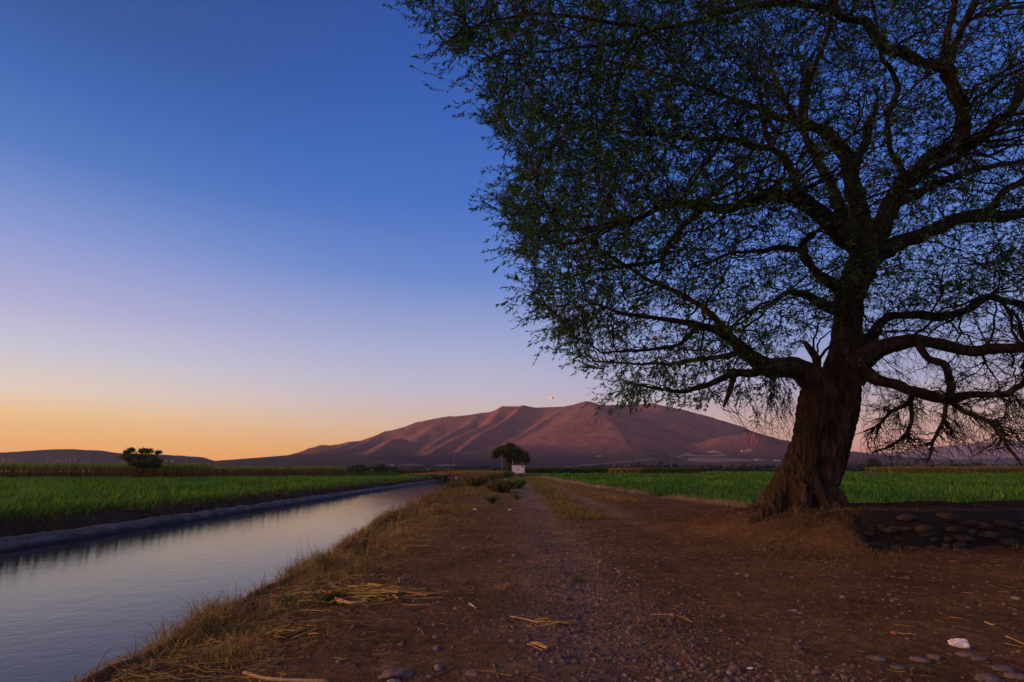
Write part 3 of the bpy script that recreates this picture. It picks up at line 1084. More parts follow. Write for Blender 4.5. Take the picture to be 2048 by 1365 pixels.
def grow(targets, NP, NT, NR, K, jit, rmax, rtip, droop, seed, nn=14, kneigh_pen=0.9):
    r = np.random.default_rng(seed)
    kd = kdtree.KDTree(len(NP))
    for i, p in enumerate(NP):
        kd.insert(p, i)
    kd.balance()
    n = len(targets)
    B = np.zeros((n, 4, 3))
    r0 = np.zeros(n)
    dtr = np.linalg.norm(targets - AX, axis=1)
    for i in range(n):
        tp = targets[i]
        best, bi = 1e9, 0
        for (c_, idx, dist) in kd.find_n(tp, nn):
            dv = tp - NP[idx]
            cs = float(dv @ NT[idx]) / (dist + 1e-6)
            dn = float(np.linalg.norm(NP[idx] - AX))
            cost = dist * (1 + kneigh_pen * (1 - cs)) + 0.5 * max(0.0, dn - dtr[i])
            if cost < best:
                best, bi = cost, idx
        p0 = NP[bi]
        L = np.linalg.norm(tp - p0) + 1e-6
        out = tp - AX
        out /= np.linalg.norm(out) + 1e-6
        out = out + np.array([0, 0, droop]) + r.normal(0, 0.25, 3)
        out /= np.linalg.norm(out)
        B[i, 0] = p0
        B[i, 1] = p0 + (NT[bi] * 0.6 + (tp - p0) / L * 0.4) * L * 0.38
        B[i, 2] = tp - out * L * 0.33
        B[i, 3] = tp
        r0[i] = min(NR[bi] * 0.75, rmax, rtip + 0.011 * L)
    u = np.linspace(0, 1, K)[None, :, None]
    P = (1 - u) ** 3 * B[:, 0:1] + 3 * (1 - u) ** 2 * u * B[:, 1:2] + 3 * (1 - u) * u * u * B[:, 2:3] + u ** 3 * B[:, 3:4]
    J = r.normal(0, jit, (n, K, 3))
    J[:, 0] = 0
    L = np.linalg.norm(B[:, 3] - B[:, 0], axis=1)
    P = P + J * L[:, None, None]
    rad = r0[:, None] * (1 - u[:, :, 0]) + rtip * u[:, :, 0]
    T = np.gradient(P, axis=1)
    T /= np.linalg.norm(T, axis=2, keepdims=True) + 1e-9
    return P, rad, T


NP, NT, NR = np.vstack(nodes_p), np.vstack(nodes_t), np.concatenate(nodes_r)
tg1 = sample_crown(420, 0.0, 5)
P1, R1, T1 = grow(tg1, NP, NT, NR, 12, 0.016, 0.045, 0.007, -0.05, 21)
N2P = np.vstack([NP, P1[:, 2:].reshape(-1, 3)])
N2T = np.vstack([NT, T1[:, 2:].reshape(-1, 3)])
N2R = np.concatenate([NR, R1[:, 2:].ravel()])
tg2 = sample_crown(4300, 0.5, 6)
P2, R2, T2 = grow(tg2, N2P, N2T, N2R, 8, 0.022, 0.016, 0.0045, -0.25, 22)
N3P = np.vstack([P1[:, 3:].reshape(-1, 3), P2[:, 2:].reshape(-1, 3)])
N3T = np.vstack([T1[:, 3:].reshape(-1, 3), T2[:, 2:].reshape(-1, 3)])
N3R = np.concatenate([R1[:, 3:].ravel(), R2[:, 2:].ravel()])
tg3 = sample_crown(38000, 2.2, 7)
prx, pry = project(tg3)
rad_ = tg3 - AX
rad_ /= np.linalg.norm(rad_, axis=1, keepdims=True)
mv = (rng.random(len(tg3)) < 0.22) * (prx < 1330)
tg3 = tg3 + (rad_ * np.array([1, 0.4, 0.6]) + np.array([0, 0, -0.15])) * (mv * rng.uniform(0.15, 0.8, len(tg3)))[:, None]
tip = []
for key, nq in (('arch_tip_a', 3), ('arch_tip_b', 1)):
    Q_ = limb_mesh_pts[key][0]
    for q_ in Q_[len(Q_) // 3:]:
        for _ in range(nq):
            tip.append(q_ + rng.normal(0, 0.25, 3) + np.array([0, 0, -0.08]))
tg3 = np.vstack([tg3, np.array(tip)])
P3, R3, T3 = grow(tg3, N3P, N3T, N3R, 6, 0.03, 0.008, 0.0028, -0.55, 23, nn=8)
L3 = np.linalg.norm(P3[:, -1] - P3[:, 0], axis=1)
keep = L3 < 1.5
P3, R3, T3, L3 = P3[keep], R3[keep], T3[keep], L3[keep]
# bare hanging twigs under the right side and by the trunk
NH = 1750
hx_ = np.concatenate([rng.uniform(1722, 2130, 1600), rng.uniform(1480, 1600, 150)])
hy_ = np.concatenate([np.where(rng.random(1600) < 0.7, rng.uniform(780, 925, 1600), rng.uniform(600, 800, 1600)), rng.uniform(800, 900, 150)])
hy_ = hy_ + np.where((hx_ > 1722) & (rng.random(NH) < 0.12), 30, 0)
hd = rng.uniform(9.9, 12.6, NH)
rx = (hx_ - 1024) / FX
vv = (682.5 - hy_) / FX
dirs = np.stack([rx, CP - vv * SP, SP + vv * CP], -1)
tgh = CAM + dirs * (hd / dirs[:, 1])[:, None]
Ph, Rh, Th = grow(tgh, np.vstack([NP, P2.reshape(-1, 3)]), np.vstack([NT, T2.reshape(-1, 3)]), np.concatenate([NR, R2.ravel()]), 9, 0.035, 0.011, 0.0032, -1.1, 24)
mb = Mb()
V, F = batch_tubes(P1, R1, 5)
mb.add(V - TOFF, F)
branches = mb.build("branches", M['twig'], tree, True)
tag(branches, kind='stuff')
mb = Mb()
for P_, R_, s_ in ((P2, R2, 4), (P3, R3, 3), (Ph, Rh, 3)):
    V, F = batch_tubes(P_, R_, s_)
    mb.add(V - TOFF, F)
twigs = mb.build("twigs", M['twig'], tree)
tag(twigs, kind='stuff')


def leaf_quads(P, D, ln, wd, r):
    """narrow lance-shaped leaves: P base points, D directions"""
    n = len(P)
    D = D / (np.linalg.norm(D, axis=1, keepdims=True) + 1e-9)
    S = np.cross(D, r.normal(0, 1, (n, 3)))
    S /= np.linalg.norm(S, axis=1, keepdims=True) + 1e-9
    N = np.cross(D, S)
    V = np.stack([P, P + D * (ln * 0.45)[:, None] + S * (wd * 0.5)[:, None] + N * (wd * 0.12)[:, None],
                  P + D * ln[:, None] - N * (ln * 0.08)[:, None],
                  P + D * (ln * 0.45)[:, None] - S * (wd * 0.5)[:, None] + N * (wd * 0.12)[:, None]], 1)
    F = np.arange(n * 4).reshape(n, 4)
    return V.reshape(-1, 3), F


# leaf sprays along the finest twigs; thin out low on the right, where the twigs are bare
px, py = project(P3[:, 3])
dens = np.full(len(P3), 10.5)
dens *= 1 - 0.90 * sstep(1660, 1760, px) * sstep(560, 720, py)
dens *= 1 - 0.30 * sstep(1450, 1650, px)
edge = sstep(1450, 1000, px)
dens *= 1 + 0.35 * edge
dens *= np.where((px < 760) | (px > 2120) | (py < -80), 0.6, 1)
cnt = rng.poisson(dens * np.clip(L3 / 0.42, 0.5, 1.6))
own = np.repeat(np.arange(len(P3)), cnt)
m = len(own)
u = rng.uniform(0.15, 1.0, m) ** 0.8 * (P3.shape[1] - 1.001)
k = u.astype(int)
f = (u - k)[:, None]
Pl = P3[own, k] * (1 - f) + P3[own, k + 1] * f
Dl = T3[own, k] * 1.0 + rng.normal(0, 0.52, (m, 3)) + np.array([0, 0, -0.25])
ln = rng.uniform(0.05, 0.115, m)
Vl, Fl = leaf_quads(Pl, Dl, ln, ln * rng.uniform(0.20, 0.34, m), rng)
g1, g2, g3 = np.array([0.026, 0.075, 0.022]), np.array([0.046, 0.135, 0.032]), np.array([0.085, 0.115, 0.022])
w = rng.random(m)[:, None]
w2 = (rng.random(m) < 0.12)[:, None]
cl = g1 * (1 - w) + g2 * w
cl = np.where(w2, g3, cl)
crown = mesh_np("crown", Vl - TOFF, [Fl], M['leaf'], tree, np.repeat(cl, 4, axis=0))
# one small dead yellow spray caught in the twigs
P = at_y(1303, 677, 10.3)
Vd, Fd = leaf_quads(P + rng.normal(0, 0.02, (7, 3)), np.array([[1.0, 0, 0.1]]) + rng.normal(0, 0.25, (7, 3)), np.full(7, 0.14), np.full(7, 0.035), rng)
mesh_np("dead_leaf", Vd - TOFF, [Fd], M['leaf'], tree, np.tile([0.5, 0.2, 0.03], (28, 1)))
print("tree leaves", m, "twigs", len(P3))

# ================================================================== crops and grasses
def blades(x, y, z, h, wd, lean, colb, colt, r, az=None, curl=0.5):
    """bent blades of three segments; colb/colt (n,3) colours at foot and tip"""
    n = len(x)
    if az is None:
        az = r.uniform(0, 2 * math.pi, n)
    dx, dy = np.cos(az), np.sin(az)
    sx, sy = -dy, dx
    # face roughly any way
    V = np.zeros((n, 7, 3))
    ts = (0.0, 0.4, 0.75, 1.0)
    ws = (1.0, 0.85, 0.5, 0.0)
    k = 0
    for tt, ww in zip(ts, ws):
        off = lean * h * (tt ** 1.7)
        zz = h * (tt - curl * lean * tt ** 2.4)
        cx, cy, cz = x + dx * off, y + dy * off, z + zz
        if ww > 0:
            V[:, k] = np.stack([cx - sx * wd * ww / 2, cy - sy * wd * ww / 2, cz], -1)
            V[:, k + 1] = np.stack([cx + sx * wd * ww / 2, cy + sy * wd * ww / 2, cz], -1)
            k += 2
        else:
            V[:, k] = np.stack([cx, cy, cz], -1)
    i = np.arange(n)[:, None] * 7
    F4 = np.concatenate([i + np.array([[0, 1, 3, 2]]), i + np.array([[2, 3, 5, 4]])])
    F3 = i + np.array([[4, 5, 6]])
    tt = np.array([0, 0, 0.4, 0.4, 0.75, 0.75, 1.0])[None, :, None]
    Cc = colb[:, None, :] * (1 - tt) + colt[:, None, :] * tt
    return V.reshape(-1, 3), F4, F3, Cc.reshape(-1, 3)


def blade_obj(name, parts, mat):
    Vs, F4s, F3s, Cs, off = [], [], [], [], 0
    for V, F4, F3, Cc in parts:
        Vs.append(V)
        F4s.append(F4 + off)
        F3s.append(F3 + off)
        Cs.append(Cc)
        off += len(V)
    return mesh_np(name, np.vstack(Vs), [np.vstack(F4s), np.vstack(F3s)], mat, None, np.vstack(Cs))


def mixcol(a, c, w):
    return np.array(a)[None] * (1 - w[:, None]) + np.array(c)[None] * w[:, None]


def crop_bands(xr, bands, inside, r):
    parts = []
    for (y0, y1, dens, h0, h1, w) in bands:
        xa, xb = xr(y0, y1)
        n = int((xb - xa) * (y1 - y0) * dens)
        x = r.uniform(xa, xb, n)
        y = r.uniform(y0, y1, n)
        ok = inside(x, y) & (r.random(n) < np.clip(1.35 + 1.5 * fbm(x * 0.9, y * 0.35, 405, 3), 0.1, 1))
        x, y = x[ok], y[ok]
        n = len(x)
        tall = 1 + 0.42 * fbm(x * 0.55, y * 0.4, 401, 3)
        h = r.uniform(h0, h1, n) * tall
        wv = np.clip(r.random(n) * 0.6 + 0.4 * (0.5 + fbm(x * 0.35, y * 0.12, 402, 3)), 0, 1)
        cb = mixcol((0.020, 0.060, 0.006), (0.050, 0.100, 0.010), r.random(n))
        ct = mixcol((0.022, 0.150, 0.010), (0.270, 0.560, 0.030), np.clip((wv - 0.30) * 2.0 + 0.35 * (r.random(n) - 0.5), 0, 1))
        yl = r.random(n) < 0.03
        ct[yl] = np.array([0.30, 0.26, 0.08])
        parts.append(blades(x, y, hgt(x, y) - 0.02, h, np.full(n, w) * r.uniform(0.5, 1.4, n), r.uniform(0.15, 1.15, n), cb, ct, r))
    return parts


r4 = np.random.default_rng(44)
edgeL = lambda x, y: (x < xl(y) - 1.25 + 0.35 * fbm(y * 0.6, y * 0 + 1, 403, 3)) & (np.abs(x) < y * 1.05 + 3)
partsL = crop_bands(lambda a, c: (-min(c * 1.05 + 3, 130), -14.8),
                    [(11, 24, 46, 0.35, 0.85, 0.036), (24, 36, 30, 0.35, 0.8, 0.042), (36, 56, 17, 0.35, 0.75, 0.052), (56, 90, 8, 0.35, 0.7, 0.06), (90, 125, 4, 0.4, 0.7, 0.09)],
                    edgeL, r4)
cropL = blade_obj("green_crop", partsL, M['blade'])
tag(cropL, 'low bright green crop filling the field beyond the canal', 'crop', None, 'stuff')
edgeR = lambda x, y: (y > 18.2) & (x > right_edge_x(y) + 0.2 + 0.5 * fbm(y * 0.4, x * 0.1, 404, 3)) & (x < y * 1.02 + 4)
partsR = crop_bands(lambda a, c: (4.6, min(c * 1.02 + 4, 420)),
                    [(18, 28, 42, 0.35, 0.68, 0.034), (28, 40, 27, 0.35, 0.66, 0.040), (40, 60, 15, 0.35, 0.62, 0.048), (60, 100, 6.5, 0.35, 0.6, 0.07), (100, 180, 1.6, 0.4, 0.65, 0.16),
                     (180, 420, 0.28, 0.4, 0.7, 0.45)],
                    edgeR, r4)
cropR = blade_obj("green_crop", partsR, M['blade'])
tag(cropR, 'even green crop covering the flat field right of the dirt track', 'crop', None, 'stuff')


# tall cane stands ------------------------------------------------------
def cane_block(name, label, corners, h, dens, foot, top, w, plumes=0, leanr=(0.05, 0.35), seed=5, hvar=0.10):
    """corners: (xa, xb, ya, yb) rectangle skewed by linear y offset"""
    r = np.random.default_rng(seed)
    xa, xb, ya, yb = corners
    n = int(dens * abs(xb - xa) * abs(yb - ya))
    x = r.uniform(xa, xb, n)
    y = r.uniform(ya, yb, n)
    hh = h * (1 + hvar * fbm(x * 0.08, y * 0.1, seed, 3)) * r.uniform(0.75, 1.05, n)
    q = r.random(n)
    cb = mixcol(foot[0], foot[1], q)
    ct = mixcol(top[0], top[1], r.random(n))
    z0 = hgt(x, y)
    p1 = blades(x, y, z0, hh * 0.86, np.full(n, w), r.uniform(leanr[0], leanr[1], n), cb, cb * 0.8 + ct * 0.2, r, curl=0.25)
    # green top leaves
    nt_ = n
    x2, y2 = r.uniform(xa, xb, nt_), r.uniform(ya, yb, nt_)
    hh2 = h * (1 + hvar * fbm(x2 * 0.08, y2 * 0.1, seed, 3))
    p2 = blades(x2, y2, hgt(x2, y2) + hh2 * 0.62, hh2 * r.uniform(0.3, 0.48, nt_), np.full(nt_, w * 1.1), r.uniform(0.2, 0.7, nt_), mixcol(top[0], top[1], r.random(nt_)) * 0.8,
                mixcol(top[0], top[1], r.random(nt_)), r, curl=0.5)
    parts = [p1, p2]
    if plumes:
        xp = r.uniform(xa, xb, plumes)
        yp = r.uniform(ya, yb, plumes)
        keep = (0.5 + fbm(xp * 0.12, yp * 0, seed + 7, 2)) > 0.5
        xp, yp = xp[keep], yp[keep]
        m_ = len(xp)
        hp = r.uniform(0.3, 0.9, m_)
        cc = mixcol((0.35, 0.28, 0.25), (0.6, 0.5, 0.48), r.random(m_))
        parts.append(blades(xp, yp, hgt(xp, yp) + h * 0.97, hp, np.full(m_, 0.13), r.uniform(0.0, 0.2, m_), cc * 0.7, cc, r, curl=0.1))
    o = blade_obj(name, parts, M['blade'])
    tag(o, label, 'cane', None, 'stuff')
    return o


BROWN = ((0.10, 0.062, 0.026), (0.21, 0.120, 0.050))
GTOP = ((0.14, 0.24, 0.022), (0.26, 0.35, 0.040))
cane_block("tall_cane", "stand of tall cane with brown stalks and green tops at the left rear of the field", (-125, -57, 106, 112), 3.0, 9.0, BROWN, GTOP, 0.09, 170, seed=51)
cane_block("tall_cane", "lower dark strip of cane running on right of the tallest cane, before the hills", (-108, -44, 150, 157), 2.35, 6.0, BROWN, GTOP, 0.13, 0, seed=52)
cane_block("tall_cane", "dark green row of cane behind the right field, starting next to the white hut", (4, 34, 208, 214), 2.5, 7.0, ((0.02, 0.035, 0.012), (0.05, 0.05, 0.02)), ((0.05, 0.10, 0.015), (0.09, 0.15, 0.02)), 0.16, 0, seed=53)
cane_block("tall_cane", "short dried orange-brown patch of cane between the dark green rows", (34.5, 45, 204, 209), 2.1, 8.0, ((0.22, 0.11, 0.03), (0.34, 0.18, 0.05)), ((0.30, 0.17, 0.04), (0.40, 0.24, 0.06)), 0.16, 0, seed=54)
cane_block("tall_cane", "green and brown row of cane right of the dried orange patch", (46, 68, 208, 214), 2.4, 7.0, ((0.06, 0.05, 0.02), (0.11, 0.07, 0.03)), ((0.08, 0.13, 0.02), (0.12, 0.16, 0.03)), 0.16, 0, seed=55)
cane_block("tall_cane", "long yellowish field of cane seen under the big tree at the far right", (150, 330, 230, 250), 2.9, 1.6, ((0.16, 0.11, 0.03), (0.22, 0.14, 0.04)), ((0.20, 0.20, 0.03), (0.28, 0.22, 0.05)), 0.35, 0, seed=56)
cane_block("tall_cane", "pale distant strip of crop behind the left bushes", (-60, -12, 300, 320), 2.0, 1.6, ((0.05, 0.06, 0.02), (0.10, 0.09, 0.03)), ((0.09, 0.13, 0.03), (0.14, 0.16, 0.04)), 0.35, 0, seed=57)

# dry grass on the canal bank -------------------------------------------
r5 = np.random.default_rng(55)
GOLD = ((0.44, 0.275, 0.060), (0.68, 0.45, 0.12))
RUST = ((0.21, 0.11, 0.038), (0.34, 0.18, 0.055))
OLIV = ((0.060, 0.080, 0.018), (0.12, 0.13, 0.030))


def bank_grass(y0, y1, dens, w, hs=1.0):
    n = int((y1 - y0) * 3.6 * dens)
    y = r5.uniform(y0, y1, n)
    e = xe(y) + 0.28 * fbm(y * 0.45, y * 0 + 3.3, 31, 3)
    u = r5.uniform(-1.35, 2.3, n)
    x = e + u
    cl = 0.5 + fbm(x * 1.5, y * 1.1, 421, 3)
    cover = np.where(u < 0.25, 1.25, 1.0 - (u - 0.25) / np.interp(y, [3, 10, 20, 60], [1.0, 1.7, 2.0, 2.3]))
    ok = r5.random(n) < np.clip(cover, 0, 1) * np.clip(cl * 2.4 - 0.55, 0.06, 1)
    x, y, u, cl = x[ok], y[ok], u[ok], cl[ok]
    n = len(x)
    tall = np.where(u < 0.2, 1.0, np.clip(0.75 - u * 0.35, 0.25, 1))
    h = r5.uniform(0.07, 0.27, n) * tall * (0.6 + 0.9 * cl) * hs
    h = np.where(r5.random(n) < 0.05, h * 1.8, h)
    which = fbm(x * 0.9, y * 0.5, 423, 3) + r5.normal(0, 0.22, n)
    c = mixcol(GOLD[0], GOLD[1], r5.random(n))
    cr = mixcol(RUST[0], RUST[1], r5.random(n))
    co_ = mixcol(OLIV[0], OLIV[1], r5.random(n))
    c = np.where((which > 0.08)[:, None], cr, c)
    c = np.where((which < -0.34 + 0.5 * sstep(18, 50, y))[:, None], co_, c)
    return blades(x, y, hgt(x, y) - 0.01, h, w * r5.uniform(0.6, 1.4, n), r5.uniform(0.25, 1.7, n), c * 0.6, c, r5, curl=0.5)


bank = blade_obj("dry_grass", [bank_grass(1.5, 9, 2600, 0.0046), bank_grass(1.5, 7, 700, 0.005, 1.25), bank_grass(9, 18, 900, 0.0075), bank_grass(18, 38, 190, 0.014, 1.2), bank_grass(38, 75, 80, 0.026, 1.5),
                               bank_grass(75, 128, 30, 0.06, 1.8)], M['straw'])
tag(bank, 'golden dry grass fringing the near bank of the canal', 'grass', None, 'stuff')


def patch_grass(n, cx, cy, sx, sy, h0, h1, w, pal, lean=(0.2, 0.9), thresh=0.45, sc=1.0, cond=None):
    x = r5.normal(cx, sx, n) if sx > 0 else r5.uniform(cx, -sx, n)
    y = r5.normal(cy, sy, n) if sy > 0 else r5.uniform(cy, -sy, n)
    cl = 0.5 + fbm(x * sc, y * sc, 431, 3)
    ok = cl > thresh
    if cond is not None:
        ok &= cond(x, y)
    x, y = x[ok], y[ok]
    n = len(x)
    c = mixcol(pal[0], pal[1], r5.random(n))
    return blades(x, y, hgt(x, y) - 0.01, r5.uniform(h0, h1, n), w * r5.uniform(0.6, 1.4, n), r5.uniform(lean[0], lean[1], n), c * 0.6, c, r5, curl=0.4)


YG = ((0.17, 0.16, 0.035), (0.33, 0.25, 0.06))
PALE = ((0.42, 0.28, 0.13), (0.60, 0.43, 0.22))
parts = []


def strip(n, xc, wid, y0, y1, h0, h1, w0, pal, thresh=0.35, sc=0.6):
    y = y0 + (y1 - y0) * r5.random(n) ** 1.5
    x = xc(y) + r5.normal(0, 1, n) * wid
    cl = 0.5 + fbm(x * sc, y * sc, 433, 3)
    ok = cl > thresh
    x, y, cl = x[ok], y[ok], cl[ok]
    n = len(x)
    c = mixcol(pal[0], pal[1], r5.random(n))
    return blades(x, y, hgt(x, y) - 0.01, r5.uniform(h0, h1, n) * (0.5 + cl), w0 * (0.4 + y / 30.0), r5.uniform(0.2, 0.9, n), c * 0.6, c, r5, curl=0.4)


parts.append(strip(15000, lambda y: 1.9 + 0.012 * y, 0.42, 16, 120, 0.05, 0.20, 0.013, YG, 0.40))
parts.append(strip(9000, lambda y: -1.7 - 0.014 * y, 0.9, 14, 100, 0.06, 0.25, 0.014, YG, 0.45))
parts.append(strip(9000, lambda y: 4.2 + 0.012 * y, 0.5, 24, 120, 0.06, 0.22, 0.013, ((0.24, 0.15, 0.05), (0.38, 0.24, 0.08)), 0.42))
mid = blade_obj("track_grass", parts, M['straw'])
tag(mid, 'yellow-green grass growing between and beside the wheel tracks', 'grass', None, 'stuff')
# pale dry grass along the right field edge
n = 9000
y = 20.0 + 90 * r5.random(n) ** 1.7
x = right_edge_x(y) - 0.15 + r5.normal(0, 0.3, n) * (0.6 + y / 60)
cl = 0.5 + fbm(x * 0.5, y * 0.45, 437, 3)
ok = (cl > 0.50 - 0.06 * (y > 28))
x, y = x[ok], y[ok]
n = len(x)
c = mixcol(PALE[0], PALE[1], r5.random(n))
pale = blade_obj("pale_grass", [blades(x, y, hgt(x, y), r5.uniform(0.12, 0.42, n), 0.010 * (0.4 + y / 30), r5.uniform(0.3, 1.0, n), c * 0.6, c, r5)], M['straw'])
tag(pale, 'bleached grass tufts edging the right-hand field', 'grass', None, 'stuff')
# far bank scrub and dry mound grass behind the bridge
n = 34000
y = 12 + 113 * r5.random(n) ** 1.4
x = xl(y) - r5.uniform(0.7, 2.3, n)
cl = 0.5 + fbm(x * 1.5, y * 0.7, 439, 3)
ok = cl > 0.42
x, y = x[ok], y[ok]
n = len(x)
c = np.where((r5.random(n) < 0.75)[:, None], mixcol((0.18, 0.105, 0.045), (0.36, 0.21, 0.08), r5.random(n)), mixcol((0.03, 0.05, 0.012), (0.06, 0.09, 0.02), r5.random(n)))
p1 = blades(x, y, hgt(x, y) - 0.01, r5.uniform(0.06, 0.22, n), 0.014 * (0.5 + y / 25), r5.uniform(0.4, 1.3, n), c * 0.6, c, r5)
n = 14000
x = r5.uniform(-26, -3.5, n)
y = r5.uniform(133, 170, n)
c = mixcol((0.30, 0.15, 0.035), (0.48, 0.27, 0.07), r5.random(n))
p2 = blades(x, y, hgt(x, y), r5.uniform(0.2, 0.6, n), np.full(n, 0.08), r5.uniform(0.2, 0.9, n), c * 0.7, c, r5)
scr = blade_obj("bank_scrub", [p1, p2], M['straw'])
tag(scr, 'rusty dry scrub on the far canal bank and the mound behind the bridge', 'grass', None, 'stuff')

# loose straw and cane trash lying on the track -------------------------
r6 = np.random.default_rng(66)


def litter(n, xf, yf, l0, l1, w, pal, lift=0.012, azm=0.0, azs=1.2, fat=False):
    x = xf(n)
    y = yf(n)
    L = r6.uniform(l0, l1, n)
    az = r6.normal(azm, azs, n)
    K = 4
    u = np.linspace(-0.5, 0.5, K)
    bend = r6.normal(0, 0.10, n)
    P = np.zeros((n, K, 3))
    P[:, :, 0] = x[:, None] + np.cos(az)[:, None] * u * L[:, None] - np.sin(az)[:, None] * (u ** 2) * L[:, None] * bend[:, None] * 4
    P[:, :, 1] = y[:, None] + np.sin(az)[:, None] * u * L[:, None] + np.cos(az)[:, None] * (u ** 2) * L[:, None] * bend[:, None] * 4
    P[:, :, 2] = hgt(P[:, :, 0], P[:, :, 1]) + lift + r6.uniform(0, 0.02, (n, 1)) + np.abs(r6.normal(0, 0.006, (n, K)))
    rad = np.tile((w * r6.uniform(0.5, 1.3, n))[:, None], (1, K))
    V, F = batch_tubes(P, rad, 3)
    c = mixcol(pal[0], pal[1], r6.random(n))
    return V, F, np.repeat(c, K * 3, axis=0)


mb = Mb()
for a in (
    (5200, lambda n: -2.8 + np.abs(r6.normal(0, 0.65, n)), lambda n: 2.5 + 20 * r6.random(n) ** 1.6, 0.05, 0.22, 0.0016, GOLD),
    (1300, lambda n: r6.uniform(-2.6, 7.5, n), lambda n: 3.0 + 18 * r6.random(n) ** 1.4, 0.03, 0.13, 0.0015, GOLD),
    (240, lambda n: r6.normal(2.8, 2.0, n), lambda n: r6.uniform(5, 18, n), 0.04, 0.22, 0.0025, RUST),
):
    V, F, Cc = litter(*a)
    mb.add(V, F, Cc)
st = mb.build("straw_litter", M['straw'])
tag(st, 'scattered straw and thin dry stalks lying over the dirt track', 'straw', None, 'stuff')

# ================================================================== stones
def pebble_variant(seed, sub=2, flat=0.6, rough=0.25, ang=1.6):
    bm = bmesh.new()
    bmesh.ops.create_icosphere(bm, subdivisions=sub, radius=1.0)
    for v_ in bm.verts:
        p = v_.co.copy()
        d = 1 + rough * mnoise.noise(p * ang + Vector((seed * 3.7, seed, 0))) + rough * 0.4 * mnoise.noise(p * 4 + Vector((seed, 0, seed)))
        v_.co = Vector((p.x * d * 1.25, p.y * d, p.z * d * flat * 1.1))
        v_.co += Vector(mnoise.noise_vector(p * 2.3 + Vector((seed * 1.3, 5, 2)))) * rough * 0.35
    return bm


def stone_mat(name, c1, c2):
    return simple_mat(name, c1, c2, 14, bump=0.5, dist=0.006, rough=0.8)


M['stone_grey'] = stone_mat("grey_stone", (0.075, 0.062, 0.058), (0.16, 0.135, 0.13))
M['stone_mauve'] = stone_mat("mauve_stone", (0.105, 0.072, 0.064), (0.20, 0.140, 0.125))
M['stone_red'] = stone_mat("red_stone", (0.22, 0.08, 0.045), (0.38, 0.15, 0.085))
M['stone_pale'] = stone_mat("pale_stone", (0.17, 0.135, 0.11), (0.29, 0.24, 0.20))


def stone(px, py, wpx, label, mat, seed, flat=0.6, sub=3, rough=0.3, group=None, sink=0.3, rz=0.0, cat='stone', ang=1.6):
    p = at_z(px, py, 0.0)
    x, y = p[0], p[1]
    dep = y * CP + (0 - CAMZ) * SP
    rad = wpx / 2 * dep / FX / 1.2
    bm = pebble_variant(seed, sub, flat, rough, ang)
    for v_ in bm.verts:
        v_.co *= rad
    o = bm_obj("stone", bm, mat, None, True)
    o.location = (x, y, float(hgt(x, y)) + rad * flat * (0.35 - sink * 0.4))
    o.rotation_euler = (0, 0, rz)
    tag(o, label, cat, group)
    return o


stone(794, 1349, 54, 'flat angular pinkish stone at the bottom edge of the picture', M['stone_mauve'], 3, 0.42, 3, 0.7, rz=0.1, ang=1.2)
stone(788, 1361, 26, 'small pale chip lying against the flat pinkish stone', M['stone_pale'], 31, 0.5, 3, 0.5)
stone(912, 1222, 13, 'small orange-red pebble standing alone on the dark dirt', M['stone_red'], 4, 0.85, 3, 0.35)
stone(1029, 1118, 13, 'round mauve stone in the middle of the track, further back', M['stone_mauve'], 5, 0.9, 3, 0.2)
stone(1003, 1128, 14, 'low grey stone just left of the round mauve stone', M['stone_grey'], 6, 0.5, 3, 0.3)
stone(1052, 1260, 9, 'tan almond-shaped pebble below the curved twig', M['stone_pale'], 7, 0.8, 3, 0.2, rz=1.2)
stone(955, 1263, 15, 'grey rounded pebble left of the almond-shaped pebble', M['stone_grey'], 8, 0.7, 3, 0.25)
stone(1025, 1287, 16, 'mauve pebble left of the split cane bundle', M['stone_mauve'], 9, 0.6, 3, 0.3)
stone(1125, 1262, 18, 'grey flat stone just right of the curved twig', M['stone_grey'], 10, 0.5, 3, 0.3)
stone(1128, 1280, 14, 'small brownish stone below the grey flat stone by the twig', M['stone_mauve'], 11, 0.6, 3, 0.3)
stone(948, 1347, 30, 'mauve stone half sunk in gravel near the bottom centre', M['stone_mauve'], 12, 0.45, 3, 0.35)
stone(1753, 1314, 32, 'grey oval stone, leftmost of the large stones at lower right', M['stone_grey'], 13, 0.42, 3, 0.2, rz=-0.35)
stone(1840, 1321, 34, 'long dark mauve stone in the middle of the lower-right stones', M['stone_mauve'], 14, 0.36, 3, 0.25, rz=-0.4)
stone(1868, 1313, 24, 'rounded pinkish stone behind the long dark mauve stone', M['stone_mauve'], 15, 0.6, 3, 0.2)
stone(1931, 1308, 30, 'smooth pink-edged stone right under the crumpled white paper', M['stone_mauve'], 16, 0.5, 3, 0.2, rz=-0.3)
stone(1957, 1317, 26, 'grey stone touching the right end of the pink-edged stone', M['stone_grey'], 17, 0.45, 3, 0.25)
stone(1796, 1334, 26, 'grey stone in front of the leftmost large stone', M['stone_grey'], 18, 0.42, 3, 0.2, rz=-0.3)
stone(2006, 1336, 36, 'rounded grey stone near the lower right corner', M['stone_grey'], 19, 0.5, 3, 0.25)
stone(1977, 1356, 44, 'broad dark stone cut by the bottom edge at lower right', M['stone_grey'], 20, 0.45, 3, 0.3)
stone(2030, 1353, 34, 'mauve-grey stone in the very corner at lower right', M['stone_mauve'], 21, 0.5, 3, 0.3)
stone(1788, 1270, 12, 'brown pebble beside a straw left of the white paper', M['stone_red'], 22, 0.8, 3, 0.3)
stone(1685, 1197, 12, 'pale lilac pebble lying alone on the bare brown ground', M['stone_pale'], 23, 0.7, 3, 0.3)
stone(1588, 1219, 14, 'small tan pebble, left one of a close pair on bare ground', M['stone_pale'], 24, 0.5, 3, 0.3)
